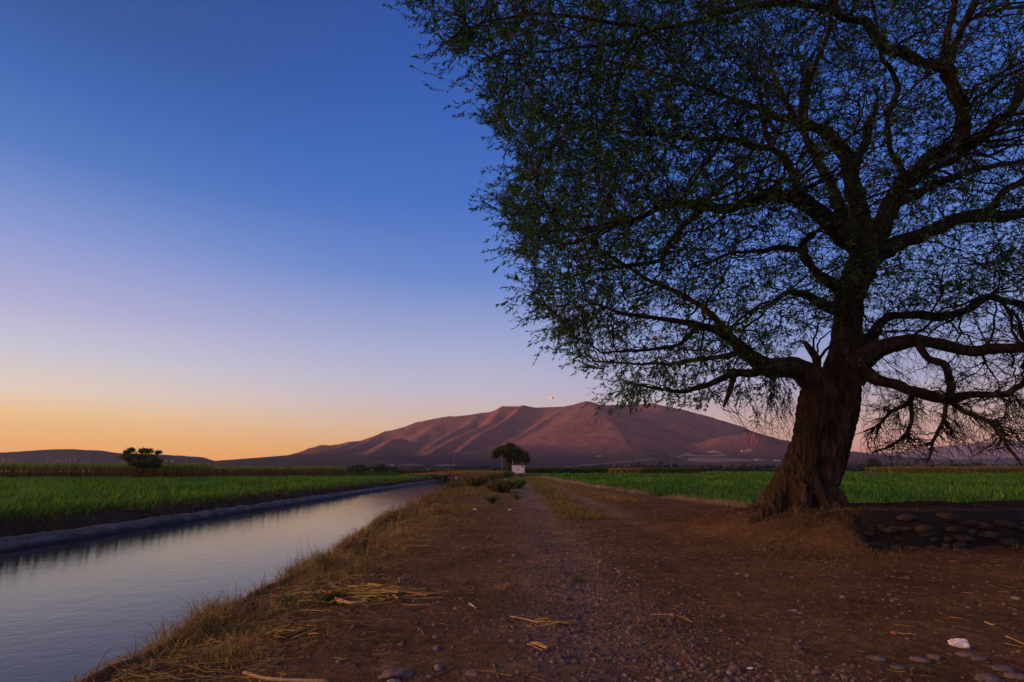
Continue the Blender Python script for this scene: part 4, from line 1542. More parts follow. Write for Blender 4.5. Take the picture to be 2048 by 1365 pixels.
stone(1601, 1223, 10, 'smaller tan pebble, right one of a close pair on bare ground', M['stone_pale'], 25, 0.6, 3, 0.3)
stone(2032, 1199, 17, 'yellowish stone near the right edge in front of the stone wall', M['stone_pale'], 26, 0.5, 3, 0.3)
stone(662, 1168, 9, 'left of two whitish pebbles in the bank grass', M['stone_pale'], 27, 0.8, 3, 0.3)
stone(667, 1173, 9, 'right of two whitish pebbles in the bank grass', M['stone_pale'], 28, 0.8, 3, 0.3)
# medium stones of the gravel strip, alike: individuals
variants = []
for k in range(5):
    bm = pebble_variant(40 + k, 2, random.uniform(0.5, 0.75), 0.3)
    me = bpy.data.meshes.new("stone")
    bm.to_mesh(me)
    bm.free()
    for p_ in me.polygons:
        p_.use_smooth = True
    me.materials.append([M['stone_grey'], M['stone_mauve'], M['stone_grey'], M['stone_mauve'], M['stone_pale']][k])
    variants.append(me)
for k in range(110):
    y = 3.4 + 9 * random.random() ** 1.7
    x = (0.55 + 0.012 * y + random.gauss(0.3, 0.6)) if k % 3 else random.uniform(-1.8, 5.0)
    o = bpy.data.objects.new("stone", variants[k % 5])
    COL.objects.link(o)
    s_ = random.uniform(0.012, 0.034)
    o.scale = (s_, s_, s_)
    o.rotation_euler = (random.uniform(-.3, .3), random.uniform(-.3, .3), random.uniform(0, 6.28))
    o.location = (x, y, float(hgt(x, y)) + s_ * 0.25)
    tag(o, 'small grey-brown stone bedded in the gravelly dirt track', 'stone', 'small stones in the gravel of the track')

# fine gravel: many tiny low pebbles, one mesh
bm = bmesh.new()
bmesh.ops.create_icosphere(bm, subdivisions=1, radius=1.0)
ico = np.array([v_.co[:] for v_ in bm.verts])
icf = np.array([[v_.index for v_ in f_.verts] for f_ in bm.faces])
bm.free()
n = 30000
y = 2.9 + 17 * r6.random(n) ** 1.8
strip_ = r6.random(n) < 0.62
x = np.where(strip_, 0.75 + 0.012 * y + r6.normal(0, 0.55, n) + 0.6 * np.clip(5 - y, 0, 2), r6.uniform(-2.6, 7.5, n))
ok = (x > xe(y) + 0.1)
x, y = x[ok], y[ok]
n = len(x)
s_ = np.clip(np.exp(r6.normal(-5.0, 0.55, n)), 0.0025, 0.024)
sc3 = np.stack([s_ * r6.uniform(0.8, 1.6, n), s_ * r6.uniform(0.8, 1.3, n), s_ * r6.uniform(0.5, 0.9, n)], -1)
jit = 1 + r6.normal(0, 0.14, (n, len(ico), 1))
V = ico[None] * jit * sc3[:, None, :]
a_ = r6.uniform(0, 6.28, n)
ca, sa = np.cos(a_)[:, None], np.sin(a_)[:, None]
V = np.stack([V[:, :, 0] * ca - V[:, :, 1] * sa, V[:, :, 0] * sa + V[:, :, 1] * ca, V[:, :, 2]], -1)
V += np.stack([x, y, hgt(x, y) + s_ * 0.15], -1)[:, None, :]
F = (icf[None] + np.arange(n)[:, None, None] * len(ico)).reshape(-1, 3)
w = r6.random(n)
c = mixcol((0.085, 0.056, 0.042), (0.21, 0.155, 0.135), w ** 1.8)
c[r6.random(n) < 0.10] = np.array([0.24, 0.12, 0.08])
gv = mesh_np("gravel", V.reshape(-1, 3), [F], M['tinted'], None, np.repeat(c, len(ico), axis=0))
tag(gv, 'loose fine gravel spread over the dirt track', 'gravel', None, 'stuff')

# ================================================================== sticks, paper, leaf
M['cane'] = simple_mat("dry_cane", (0.34, 0.20, 0.07), (0.56, 0.36, 0.15), 20, bump=0.3, dist=0.003, vs=(3, 1, 1), rough=0.6)
M['cane_red'] = simple_mat("red_brown_cane", (0.22, 0.10, 0.05), (0.42, 0.20, 0.10), 20, bump=0.3, dist=0.003, rough=0.7)
M['stick'] = simple_mat("grey_stick", (0.10, 0.07, 0.055), (0.20, 0.14, 0.11), 25, bump=0.4, dist=0.003)
M['pale_stick'] = simple_mat("pale_stick", (0.32, 0.25, 0.18), (0.48, 0.38, 0.28), 25, bump=0.3, dist=0.003)


def stick(name, pix, r0, r1, label, mat, cat='stick', lift=0.0, nodes=0, group=None, z_over=None):
    P = []
    for (px, py) in pix:
        p = at_z(px, py, 0.0)
        P.append([p[0], p[1], float(hgt(p[0], p[1])) + r0 * 0.9 + lift])
    P = np.array(P)
    Q = catmull(P, 30)
    rr = np.linspace(r0, r1, 30)
    for k in range(30):
        rr[k] *= 1 + 0.12 * mnoise.noise(Vector(Q[k] * 25))
        if nodes and (k % nodes) == nodes // 2:
            rr[k] *= 1.22
    rr[0] *= 0.55
    rr[-1] *= 0.4
    org = np.array([Q[0][0], Q[0][1], Q[0][2]])
    V, F = batch_tubes((Q - org)[None], rr[None], 8)
    mb = Mb()
    mb.add(V, F)
    mb.F[8] = [np.arange(8)[None, ::-1], (np.arange(8) + len(V) - 8)[None]]
    o = mb.build(name, mat, None, True)
    o.location = org
    tag(o, label, cat, group)
    return o


stick("cane_stalk", [(487, 1337), (525, 1349), (570, 1357), (657, 1360)], 0.0125, 0.011, 'long curved yellow cane stalk lying at the bottom edge left of centre', M['cane'], 'cane stalk', nodes=9)
stick("twig", [(1020, 1234), (1052, 1238), (1072, 1243), (1088, 1245)], 0.007, 0.005, 'short orange-tan twig meeting the dark curved twig in the track', M['cane'], 'twig')
stick("twig", [(1092, 1244), (1120, 1241), (1145, 1232), (1176, 1219)], 0.005, 0.004, 'dark curved twig rising to the right in the middle of the track', M['stick'], 'twig')
stick("twig", [(938, 1213), (950, 1220)], 0.010, 0.008, 'stubby pale chip of wood right of the red pebble', M['pale_stick'], 'twig')
stick("twig", [(818, 1227), (840, 1222), (862, 1217)], 0.007, 0.004, 'thin grey-brown twig left of the red pebble', M['stick'], 'twig')
stick("twig", [(876, 1350), (894, 1341), (911, 1331)], 0.0035, 0.003, 'thin brown twig slanting up near the bottom centre', M['cane_red'], 'twig')
stick("twig", [(987, 1331), (992, 1345), (997, 1361)], 0.0035, 0.003, 'thin brown twig pointing at the viewer at the bottom centre', M['cane_red'], 'twig')
stick("cane_stalk", [(780, 1197), (789, 1203), (796, 1209)], 0.016, 0.015, 'short reddish piece of cane at the right end of the trash heap', M['cane_red'], 'cane stalk', lift=0.02)
stick("cane_stalk", [(672, 1210), (690, 1217), (705, 1219), (734, 1216)], 0.017, 0.013, 'thick orange cane piece lying across the front of the trash heap', M['cane'], 'cane stalk', lift=0.03, nodes=8)
stick("cane_stalk", [(669, 1209), (678, 1213), (686, 1217)], 0.014, 0.010, 'red-orange cane end at the left of the trash heap', M['cane_red'], 'cane stalk', lift=0.05)
stick("cane_stalk", [(800, 1162), (812, 1157), (828, 1151)], 0.006, 0.004, 'slim pale stalk slanting up behind the trash heap', M['pale_stick'], 'cane stalk')
stick("cane_stalk", [(797, 1157), (798, 1164), (799, 1171)], 0.008, 0.008, 'short white stub standing beside the slim pale stalk', M['pale_stick'], 'cane stalk')
stick("cane_stalk", [(807, 1094), (835, 1093), (862, 1094)], 0.009, 0.007, 'straight yellow stalk lying level behind the bank grass', M['cane'], 'cane stalk', nodes=7)
stick("cane_stalk", [(718, 1123), (742, 1119), (765, 1115)], 0.006, 0.004, 'greenish yellow stalk sticking out of the bank grass', M['cane'], 'cane stalk')
stick("twig", [(1303, 1226), (1335, 1229), (1362, 1234), (1385, 1241)], 0.004, 0.003, 'thin tan twig on bare ground below the middle of the picture', M['cane'], 'twig')
stick("twig", [(1785, 1268), (1805, 1270), (1826, 1270)], 0.0045, 0.004, 'straight tan twig above the lower-right stones', M['cane'], 'twig')
stick("twig", [(1537, 1237), (1550, 1235), (1562, 1231)], 0.0035, 0.003, 'short dark twig left of the pair of tan pebbles', M['stick'], 'twig')
stick("twig", [(1970, 1245), (1982, 1250), (1990, 1252)], 0.008, 0.005, 'stubby tan twig near the right edge above the white paper', M['cane'], 'twig')
stick("twig", [(2010, 1272), (2030, 1278), (2050, 1286)], 0.005, 0.004, 'tan twig cut by the right edge of the picture', M['cane'], 'twig')
stick("twig", [(600, 1240), (622, 1239), (640, 1238)], 0.003, 0.002, 'thin straw-coloured twig in the bank grass left of the trash heap', M['cane'], 'twig')

# split cane bundle
bt = empty("cane_bundle", tuple(at_z(1078, 1298, 0.0)))
bt.location.z = float(hgt(bt.location.x, bt.location.y))
tag(bt, 'small bundle of split brown cane strips lying in the gravel at the centre bottom', 'cane bundle')
for k in range(6):
    a_ = R(-50 + random.uniform(-8, 8))
    L = random.uniform(0.14, 0.2)
    off = (k - 2.5) * 0.014
    c0 = np.array([-math.sin(a_) * off + random.uniform(-.01, .01), math.cos(a_) * off, 0.012 + random.uniform(0, 0.012)])
    d = np.array([math.cos(a_), math.sin(a_), 0]) * L / 2
    P = np.array([c0 - d, c0 - d * 0.3 + [0, 0, 0.006], c0 + d * 0.4, c0 + d])
    V, F = batch_tubes(catmull(P, 8)[None], np.full((1, 8), 0.006), 5)
    mb = Mb()
    mb.add(V, F)
    mb.build("strip", M['cane'] if k % 2 else M['cane_red'], bt)
# heap of cane trash
hp = at_z(738, 1198, 0.0)
heap = empty("cane_trash_heap", (hp[0], hp[1], float(hgt(hp[0], hp[1]))))
tag(heap, 'loose heap of dry yellow cane leaves and stalks beside the bank grass', 'cane trash')
mb = Mb()
for k in range(300):
    x0, y0 = random.gauss(0.0, 0.26), random.gauss(0.08, 0.20)
    a_ = random.gauss(0.15, 0.60)
    L = random.uniform(0.08, 0.48)
    zz = max(0.012, 0.085 - 0.10 * abs(x0) - 0.12 * abs(y0)) * random.uniform(0.4, 1.2)
    d = np.array([math.cos(a_), math.sin(a_), random.uniform(-0.04, 0.08)]) * L / 2
    c0 = np.array([x0, y0, zz])
    P = np.array([c0 - d, c0 - d * 0.3 + np.array([0, 0, 0.02 * random.random()]), c0 + d * 0.3, c0 + d])
    V, F = batch_tubes(catmull(P, 7)[None], np.full((1, 7), random.choice([0.0025, 0.003, 0.004, 0.008])), 4)
    cc = random.choice([GOLD[0], GOLD[1], GOLD[1], RUST[1], (0.16, 0.15, 0.04)])
    mb.add(V, F, np.array(cc))
o = mb.build("dry_leaves", M['straw'], heap)
tag(o, kind='stuff')

# small heaps of straw in the track (behind)
for (px, py, lab) in ((1012, 1180, 'small tangle of dry twigs and straw in the middle of the track'),
                      (1108, 1252, 'knot of dry grass caught where the two twigs meet'),
                      (575, 1268, 'clump of flattened golden grass on the bank at lower left')):
    p = at_z(px, py, 0.0)
    mb = Mb()
    for k in range(26 if px > 600 else 70):
        c0 = np.array([random.gauss(0, 0.07), random.gauss(0, 0.04), random.uniform(0.006, 0.05)])
        a_ = random.gauss(0.4, 0.9)
        L = random.uniform(0.06, 0.2)
        d = np.array([math.cos(a_), math.sin(a_), random.uniform(-0.1, 0.35)]) * L / 2
        V, F = batch_tubes(catmull(np.array([c0 - d, c0, c0 + d]), 5)[None], np.full((1, 5), random.choice([0.002, 0.003, 0.005])), 4)
        mb.add(V, F, np.array(random.choice([GOLD[0], GOLD[1], RUST[0]])))
    o = mb.build("straw_tangle", M['straw'])
    o.location = (p[0], p[1], float(hgt(p[0], p[1])))
    tag(o, lab, 'straw tangle')

# white crumpled paper
M['paper'] = simple_mat("white_paper", (0.62, 0.56, 0.62), (0.82, 0.78, 0.82), 10, bump=0.3, dist=0.004)
bm = bmesh.new()
bmesh.ops.create_icosphere(bm, subdivisions=4, radius=1.0)
for v_ in bm.verts:
    p = v_.co
    d = 1 + 0.35 * mnoise.noise(p * 1.6) + 0.28 * abs(mnoise.noise(p * 3.4 + Vector((3, 1, 2)))) * -1.6 + 0.1 * mnoise.noise(p * 8)
    v_.co = Vector((p.x * d * 0.072, p.y * d * 0.045, p.z * d * 0.036))
o = bm_obj("crumpled_paper", bm, M['paper'], None, False)
p = at_z(1921, 1292, 0.0)
o.location = (p[0], p[1], float(hgt(p[0], p[1])) + 0.028)
o.rotation_euler = (0, 0, -0.35)
tag(o, 'crumpled white paper lying above the stones at lower right', 'litter')
# white scraps by the bank
for (px, py, sz, lab) in ((950, 1021, 0.07, 'white scrap of plastic on the grassy bank edge, left of two'), (1020, 1022, 0.06, 'white scrap of plastic in the weeds by the track, right of two'),
                          (1500, 1332, 0.02, 'tiny white shell-like chip on the bare ground at lower right')):
    bm = bmesh.new()
    bmesh.ops.create_icosphere(bm, subdivisions=3, radius=1.0)
    for v_ in bm.verts:
        q = v_.co
        d = 1 + 0.5 * mnoise.noise(q * 2.3 + Vector((px, 0, 0))) + 0.2 * mnoise.noise(q * 6)
        v_.co = Vector((q.x * d * sz, q.y * d * sz * 0.6, q.z * d * sz * 0.3))
    o = bm_obj("plastic_scrap", bm, M['paper'])
    p = at_z(px, py, 0.0)
    o.location = (p[0], p[1], float(hgt(p[0], p[1])) + sz * 0.22)
    tag(o, lab, 'litter')
# fresh green leaf
M['fresh'] = simple_mat("fresh_leaf", (0.05, 0.30, 0.02), (0.09, 0.42, 0.04), 30, bump=0)
bm = bmesh.new()
rows_ = []
for k in range(9):
    u = k / 8
    w_ = 0.018 * math.sin(math.pi * min(0.97, max(0.03, u))) ** 0.8
    z_ = 0.012 * math.sin(u * 3.0)
    rows_.append([bm.verts.new((u * 0.06 - 0.03, -w_, z_ + 0.005)), bm.verts.new((u * 0.06 - 0.03, 0, z_)), bm.verts.new((u * 0.06 - 0.03, w_, z_ + 0.005))])
for a_, c_ in zip(rows_[:-1], rows_[1:]):
    for q in (0, 1):
        bm.faces.new((a_[q], a_[q + 1], c_[q + 1], c_[q]))
ext = bmesh.ops.solidify(bm, geom=bm.faces[:], thickness=0.0012)
o = bm_obj("fallen_leaf", bm, M['fresh'], None, True)
p = at_z(633, 1289, 0.0)
o.location = (p[0], p[1], float(hgt(p[0], p[1])) + 0.014)
o.rotation_euler = (0.15, 0.1, 0.3)
tag(o, 'bright green fallen leaf on the dark dirt left of centre', 'leaf')

# ================================================================== weeds and bushes
def weed(px, py, h, n_stem, spread, label, seed, leafy=10, col=((0.03, 0.05, 0.015), (0.07, 0.10, 0.03)), z=0.0, name="weed", cat='weed', ls=0.03, group=None, stem=0.0022):
    r = np.random.default_rng(seed)
    p = at_z(px, py, z)
    root = empty(name, (p[0], p[1], float(hgt(p[0], p[1]))))
    tag(root, label, cat, group)
    az0 = 0
    K = 6
    az = r.uniform(0, 6.28, n_stem)
    ln = r.uniform(0.6, 1.0, n_stem) * h
    sp = r.uniform(0.1, 1.0, n_stem) * spread
    u = np.linspace(0, 1, K)
    P = np.zeros((n_stem, K, 3))
    P[:, :, 0] = np.cos(az)[:, None] * sp[:, None] * u ** 1.4 + r.normal(0, 0.012 * h, (n_stem, K)) * u
    P[:, :, 1] = np.sin(az)[:, None] * sp[:, None] * u ** 1.4 + r.normal(0, 0.012 * h, (n_stem, K)) * u
    P[:, :, 2] = ln[:, None] * u - 0.03
    rad = np.tile(stem * (1 - 0.7 * u), (n_stem, 1)) * (1 + h)
    V, F = batch_tubes(P, rad, 3)
    mesh_np("stem", V, [F], M['twig'], root)
    m_ = n_stem * leafy
    own = np.repeat(np.arange(n_stem), leafy)
    uu = r.uniform(0.25, 1.0, m_) * (K - 1.001)
    k = uu.astype(int)
    f = (uu - k)[:, None]
    B = P[own, k] * (1 - f) + P[own, k + 1] * f
    D = r.normal(0, 1, (m_, 3)) + np.array([0, 0, 0.4])
    B = B + r.normal(0, ls * 0.5, (m_, 3))
    lnn = r.uniform(0.6, 1.4, m_) * ls
    Vl, Fl = leaf_quads(B, D, lnn, lnn * 0.42, r)
    mesh_np("foliage", Vl, [Fl], M['leaf'], root, np.repeat(mixcol(col[0], col[1], r.random(m_)), 4, axis=0))
    return root


DK = ((0.025, 0.030, 0.016), (0.050, 0.050, 0.025))
weed(790, 1048, 0.55, 9, 0.34, 'wiry dark weed with sparse leaves leaning over the water, furthest up the bank', 71, 16, DK)
weed(712, 1112, 0.34, 7, 0.18, 'small dark weed on the bank edge just above the golden clump', 72, 14, DK)
weed(728, 1104, 0.30, 6, 0.16, 'small dark weed next to the first, closer to the camera side of the bend', 73, 14, DK)
weed(650, 1140, 0.26, 7, 0.15, 'thin dark-headed weed above the golden grass at mid-left bank', 74, 12, DK)
weed(505, 1225, 0.26, 6, 0.15, 'dark thin weed over the water, lower on the bank than the others', 75, 12, DK)
weed(420, 1258, 0.24, 8, 0.13, 'lowest green-tinged weed on the bank, nearest the bottom left', 76, 16, OLIV)
GRN = ((0.04, 0.10, 0.015), (0.08, 0.16, 0.03))
weed(722, 1116, 0.14, 20, 0.16, 'low green weed tuft at the foot of the bank grass', 77, 14, GRN)
weed(660, 1208, 0.15, 26, 0.20, 'dark green low weed at the left of the cane trash heap', 79, 16, ((0.02, 0.06, 0.012), (0.05, 0.09, 0.02)))
weed(580, 1205, 0.12, 16, 0.16, 'small green weed among flattened grass on the bank', 80, 14, GRN)
weed(1160, 1166, 0.07, 10, 0.09, 'tiny yellow-green weed at the edge of the gravel strip', 81, 12, GRN)
weed(985, 1008, 0.30, 40, 0.38, 'dark green weed clump on the bank right of the water bend', 82, 20, ((0.02, 0.05, 0.015), (0.05, 0.09, 0.02)), ls=0.05)
weed(1035, 1000, 0.26, 30, 0.45, 'bright green weed patch between bank and track', 83, 20, GRN, ls=0.05)
weed(880, 1030, 0.30, 30, 0.45, 'rusty brown weed clump overhanging the water halfway up the bank', 84, 16, RUST, ls=0.05)
# bushes further up the bank: 45..80 m away
for (px, py, h, sp, lab, sd, col) in (
    (985, 966, 1.0, 1.3, 'large olive bush on the canal bank left of the track, biggest of the bank bushes', 91, ((0.10, 0.13, 0.03), (0.19, 0.20, 0.05))),
    (1012, 962, 1.05, 1.1, 'olive-green bush in front of the white hut tree', 92, ((0.09, 0.12, 0.025), (0.16, 0.18, 0.045))),
    (950, 975, 0.8, 1.2, 'low brown-green bush nearest the water before the bridge', 93, ((0.13, 0.11, 0.03), (0.24, 0.18, 0.05))),
    (1028, 978, 0.6, 1.0, 'low leafy green bush at the left edge of the track', 94, ((0.08, 0.17, 0.02), (0.16, 0.26, 0.04))),
    (1000, 985, 0.6, 1.0, 'low dark bush between the water and the leafy green bush', 95, ((0.08, 0.09, 0.03), (0.14, 0.13, 0.04))),
    (1046, 954, 0.7, 2.2, 'yellow-green bush at the foot of the white hut', 96, ((0.16, 0.18, 0.04), (0.26, 0.25, 0.07))),
):
    weed(px, py, h, 170, sp, lab, sd, 46, col, name="bush", cat='bush', ls=0.17, stem=0.004)
weed(1410 / 1.0, 955, 0.3, 12, 0.5, 'small pale tuft standing in the right field', 97, 10, PALE, name="weed")
# broad-leaved cane plant at the front of the left field
p = at_z(95, 1040, -0.2)
xs_, ys_ = np.full(46, -16.6) + r5.normal(0, 0.25, 46), np.full(46, 18.9) + r5.normal(0, 0.25, 46)
c = mixcol((0.14, 0.24, 0.03), (0.24, 0.34, 0.06), r5.random(46))
pl = blade_obj("cane_plant", [blades(xs_, ys_, hgt(xs_, ys_), r5.uniform(0.6, 1.15, 46), np.full(46, 0.045), r5.uniform(0.2, 0.9, 46), c * 0.6, c, r5, curl=0.6)], M['blade'])
tag(pl, 'single light green broad-leaved cane plant at the front of the left field', 'cane plant')


# ================================================================== small trees
def small_tree(name, label, base, height, width, trunks, blobs, nleaf, col, ls, seed, group=None, depth_k=0.9, trunk_r=0.12, mat=None):
    """blobs: (dx, z, rx, rz) crown lobes as fractions of width / height"""
    r = np.random.default_rng(seed)
    root = empty(name, base)
    tag(root, label, 'tree', group)
    mb = Mb()
    for (x0, x1, zt, k_) in trunks:
        pts = np.array([[x0 * width, 0, -0.15], [x0 * width * 0.7 + x1 * width * 0.3 + r.normal(0, 0.02) * width, r.normal(0, 0.02) * width, zt * height * 0.45], [x1 * width, 0, zt * height]])
        Q = catmull(pts, 12)
        V, F = batch_tubes(Q[None], (np.linspace(1.0, 0.5, 12) * trunk_r * k_)[None], 9)
        mb.add(V, F)
        for b in blobs:
            if r.random() < 0.7:
                e_ = np.array([b[0] * width * 0.9, r.normal(0, 0.12) * width, b[1] * height])
                s0 = Q[8 + r.integers(0, 4)]
                m_ = (s0 + e_) / 2 + np.array([0, 0, -0.05 * height])
                Q2 = catmull(np.array([s0, m_, e_]), 8)
                V, F = batch_tubes(Q2[None], (np.linspace(0.45, 0.12, 8) * trunk_r * k_)[None], 5)
                mb.add(V, F)
    mb.build("trunk", M['bark'], root, True)
    per = max(30, nleaf // len(blobs))
    Ps = []
    for (dx, zc, rx_, rz_) in blobs:
        q = r.normal(0, 1, (per, 3))
        q /= np.linalg.norm(q, axis=1, keepdims=True)
        rad = r.random(per)[:, None] ** 0.45
        q = q * rad
        lump = 1 + 0.35 * fbm(q[:, 0] * 2.2 + dx * 9, q[:, 2] * 2.2 + q[:, 1], seed, 3)[:, None]
        q = q * lump
        Ps.append(np.stack([dx * width + q[:, 0] * rx_ * width, r.normal(0, 0.1) * width + q[:, 1] * rx_ * width * depth_k, zc * height + q[:, 2] * rz_ * height], -1))
    Pn = np.vstack(Ps)
    n_ = len(Pn)
    D = r.normal(0, 1, (n_, 3)) + np.array([0, 0, -0.2])
    l_ = r.uniform(0.6, 1.4, n_) * ls
    Vl, Fl = leaf_quads(Pn, D, l_, l_ * 0.5, r)
    mesh_np("crown", Vl, [Fl], mat or M['leaf'], root, np.repeat(mixcol(col[0], col[1], r.random(n_)), 4, axis=0))
    return root


def gpos(px, Y, z=None):
    x = (px - 1024) / FX * (Y * CP - 1.5 * SP)
    return (x, Y, float(hgt(x, Y)) if z is None else z)


small_tree("round_tree", "dark round-crowned tree leaning over the small white hut", gpos(1018, 152), 7.4, 9.4,
           [(0.0, -0.03, 0.55, 1.5), (0.03, 0.12, 0.5, 1.1)],
           [(-0.36, 0.70, 0.15, 0.14), (-0.24, 0.83, 0.15, 0.13), (-0.06, 0.90, 0.19, 0.13), (0.12, 0.84, 0.20, 0.15), (0.27, 0.74, 0.19, 0.18), (0.42, 0.60, 0.16, 0.18), (0.12, 0.66, 0.24, 0.17),
            (-0.15, 0.68, 0.20, 0.12), (0.32, 0.50, 0.2, 0.13), (0.48, 0.46, 0.12, 0.12), (0.05, 0.98, 0.1, 0.05), (-0.40, 0.58, 0.10, 0.07), (0.20, 0.42, 0.14, 0.06)],
           5600, ((0.030, 0.050, 0.012), (0.090, 0.105, 0.022)), 0.40, 101, trunk_r=0.42)
small_tree("flat_tree", "lone flat-topped tree with two slanting trunks in front of the tall cane", gpos(277, 104), 5.3, 7.0,
           [(-0.03, 0.10, 0.45, 1.0), (-0.12, 0.0, 0.5, 1.0)],
           [(-0.38, 0.88, 0.10, 0.07), (-0.24, 0.95, 0.09, 0.08), (-0.04, 0.93, 0.12, 0.10), (0.17, 0.91, 0.12, 0.09), (0.36, 0.88, 0.09, 0.07), (-0.30, 0.72, 0.20, 0.13), (-0.45, 0.64, 0.10, 0.06),
            (-0.05, 0.76, 0.26, 0.16), (0.20, 0.72, 0.24, 0.16), (0.38, 0.60, 0.16, 0.14), (0.05, 0.56, 0.28, 0.13), (-0.24, 0.50, 0.18, 0.08), (0.34, 0.44, 0.14, 0.08), (0.06, 0.42, 0.16, 0.08)],
           6500, ((0.030, 0.060, 0.012), (0.090, 0.140, 0.025)), 0.24, 102, trunk_r=0.2)
for (px, Y, h, w_, lab, sd) in (
    (716, 235, 3.7, 7.4, "dark round bush-like tree behind the left field, left of a pair", 111),
    (760, 228, 3.9, 6.6, "dark round bush-like tree behind the left field, right of a pair", 112),
    (675, 300, 3.2, 6.5, "faint low tree at the right end of the far cane strip", 113),
    (697, 260, 2.2, 4.0, "small low shrubby tree just left of the dark pair", 117),
    (835, 330, 3.0, 8.0, "low dark tree behind the far end of the left field, nearest the bridge", 114),
    (790, 300, 2.2, 8.0, "low faint shrubby tree right of the dark pair", 118),
    (1403, 310, 3.6, 4.4, "small round tree at the far edge of the right field, left of three", 115),
    (1486, 310, 4.2, 5.2, "small round tree at the far edge of the right field, right of three", 116),
    (1461, 330, 2.8, 4.0, "smallest round tree at the far edge of the right field, middle of three", 119),
    (1748, 330, 8.5, 12.0, "broad dark tree just right of the big trunk, far off at the field edge", 120),
    (1955, 420, 7.5, 14.0, "broad dark tree far off under the hanging twigs at right", 121),
):
    small_tree("far_tree", lab, gpos(px, Y), h, w_, [(0, 0.02, 0.4, 1.0)],
               [(0, 0.55, 0.38, 0.30), (-0.28, 0.48, 0.22, 0.24), (0.28, 0.50, 0.22, 0.26), (0.05, 0.78, 0.24, 0.18), (-0.15, 0.30, 0.3, 0.2), (0.18, 0.28, 0.3, 0.2)],
               900, ((0.026, 0.042, 0.014), (0.070, 0.085, 0.024)), h * 0.12, sd, trunk_r=h * 0.035)

# far-off woods along the valley edge
r7 = np.random.default_rng(77)
Pw = []
for (xa, xb, Y, h, n_) in ((-520, -150, 900, 7, 900), (-170, 220, 760, 6, 1800), (200, 1500, 1150, 12, 5200), (250, 900, 700, 7, 1400), (-2300, -500, 2300, 14, 2500), (900, 2400, 1900, 22, 3600), (-1200, 1500, 2250, 16, 4000)):
    x = r7.uniform(xa, xb, n_)
    hh = h * np.clip(0.55 + 0.9 * fbm(x * 14.0 / Y, x * 0 + Y, 501, 4), 0.05, 1.4)
    z = r7.random(n_) ** 0.8 * hh
    y = Y + r7.normal(0, Y * 0.012, n_)
    Pw.append(np.stack([x, y, z, np.full(n_, h)], -1))
Pw = np.vstack(Pw)
l_ = Pw[:, 3] * r7.uniform(0.35, 0.8, len(Pw))
Vl, Fl = leaf_quads(Pw[:, :3], r7.normal(0, 1, (len(Pw), 3)) * np.array([1, 1, 0.4]), l_ * 1.3, l_ * 0.9, r7)
wd = mesh_np("far_woods", Vl, [Fl], M['leaf'], None, np.repeat(mixcol((0.022, 0.026, 0.016), (0.048, 0.046, 0.028), r7.random(len(Pw))), 4, axis=0))
tag(wd, 'thin dark line of distant woods at the foot of the mountain', 'woods', None, 'stuff')

# ================================================================== hut
M['whitewash'] = simple_mat("whitewash", (0.60, 0.56, 0.56), (0.78, 0.74, 0.74), 1.5, bump=0.2, dist=0.01)
M['dark_roof'] = simple_mat("dark_roof", (0.03, 0.03, 0.028), (0.06, 0.055, 0.05), 3)
M['dark'] = simple_mat("dark_opening", (0.012, 0.012, 0.014), (0.03, 0.03, 0.03), 3, bump=0)
M['greypaint'] = simple_mat("grey_paint", (0.16, 0.15, 0.18), (0.22, 0.20, 0.24), 5, bump=0)
hx, hy, hz = gpos(1036, 150)
hut = empty("hut", (hx, hy, hz), R(-6))
tag(hut, "tiny white flat-roofed hut under the round tree at the end of the track", "hut")
bm = bmesh.new()
add_box(bm, -1.55, 1.55, 0, 3.0, -0.2, 2.35, 0.02)
bm_obj("wall", bm, M['whitewash'], hut)
bm = bmesh.new()
add_box(bm, -1.75, 2.0, -0.3, 3.2, 2.353, 2.50, 0.02)
bm_obj("roof", bm, M['dark_roof'], hut)
bm = bmesh.new()
add_box(bm, 0.95, 1.35, -0.03, 0.05, 1.65, 2.05)
bm_obj("window", bm, M['dark'], hut)
bm = bmesh.new()
for k in range(13):                       # grey ring-like mark, open at the top, with a bar in the middle
    a0 = R(-215 + k * 20.0)
    cx_, cz_ = 0.42 * math.cos(a0), 0.42 * math.sin(a0) * 1.0
    add_box(bm, cx_ - 0.07, cx_ + 0.07, -0.012, 0.01, 1.35 + cz_ - 0.07, 1.35 + cz_ + 0.07)
add_box(bm, -0.05, 0.05, -0.014, 0.01, 1.08, 1.75)
bm_obj("painted_mark", bm, M['greypaint'], hut)
bm = bmesh.new()
bmesh.ops.create_cone(bm, cap_ends=True, segments=8, radius1=0.05, radius2=0.05, depth=1.1, matrix=Matrix.Translation((-1.35, 0.3, 3.05)))
bm_obj("pipe", bm, M['whitewash'], hut)
# dark drum beside the tree
dx_, dy_, dz_ = gpos(1011, 149)
bm = bmesh.new()
bmesh.ops.create_cone(bm, cap_ends=True, segments=14, radius1=0.42, radius2=0.40, depth=1.0, matrix=Matrix.Translation((0, 0, 0.5)))
bmesh.ops.create_cone(bm, cap_ends=True, segments=14, radius1=0.44, radius2=0.44, depth=0.05, matrix=Matrix.Translation((0, 0, 0.35)))
bmesh.ops.create_cone(bm, cap_ends=True, segments=14, radius1=0.44, radius2=0.44, depth=0.05, matrix=Matrix.Translation((0, 0, 0.68)))
o = bm_obj("drum", bm, M['dark_roof'])
o.location = (dx_, dy_, dz_)
tag(o, "dark drum standing at the left foot of the round tree by the hut", "drum")

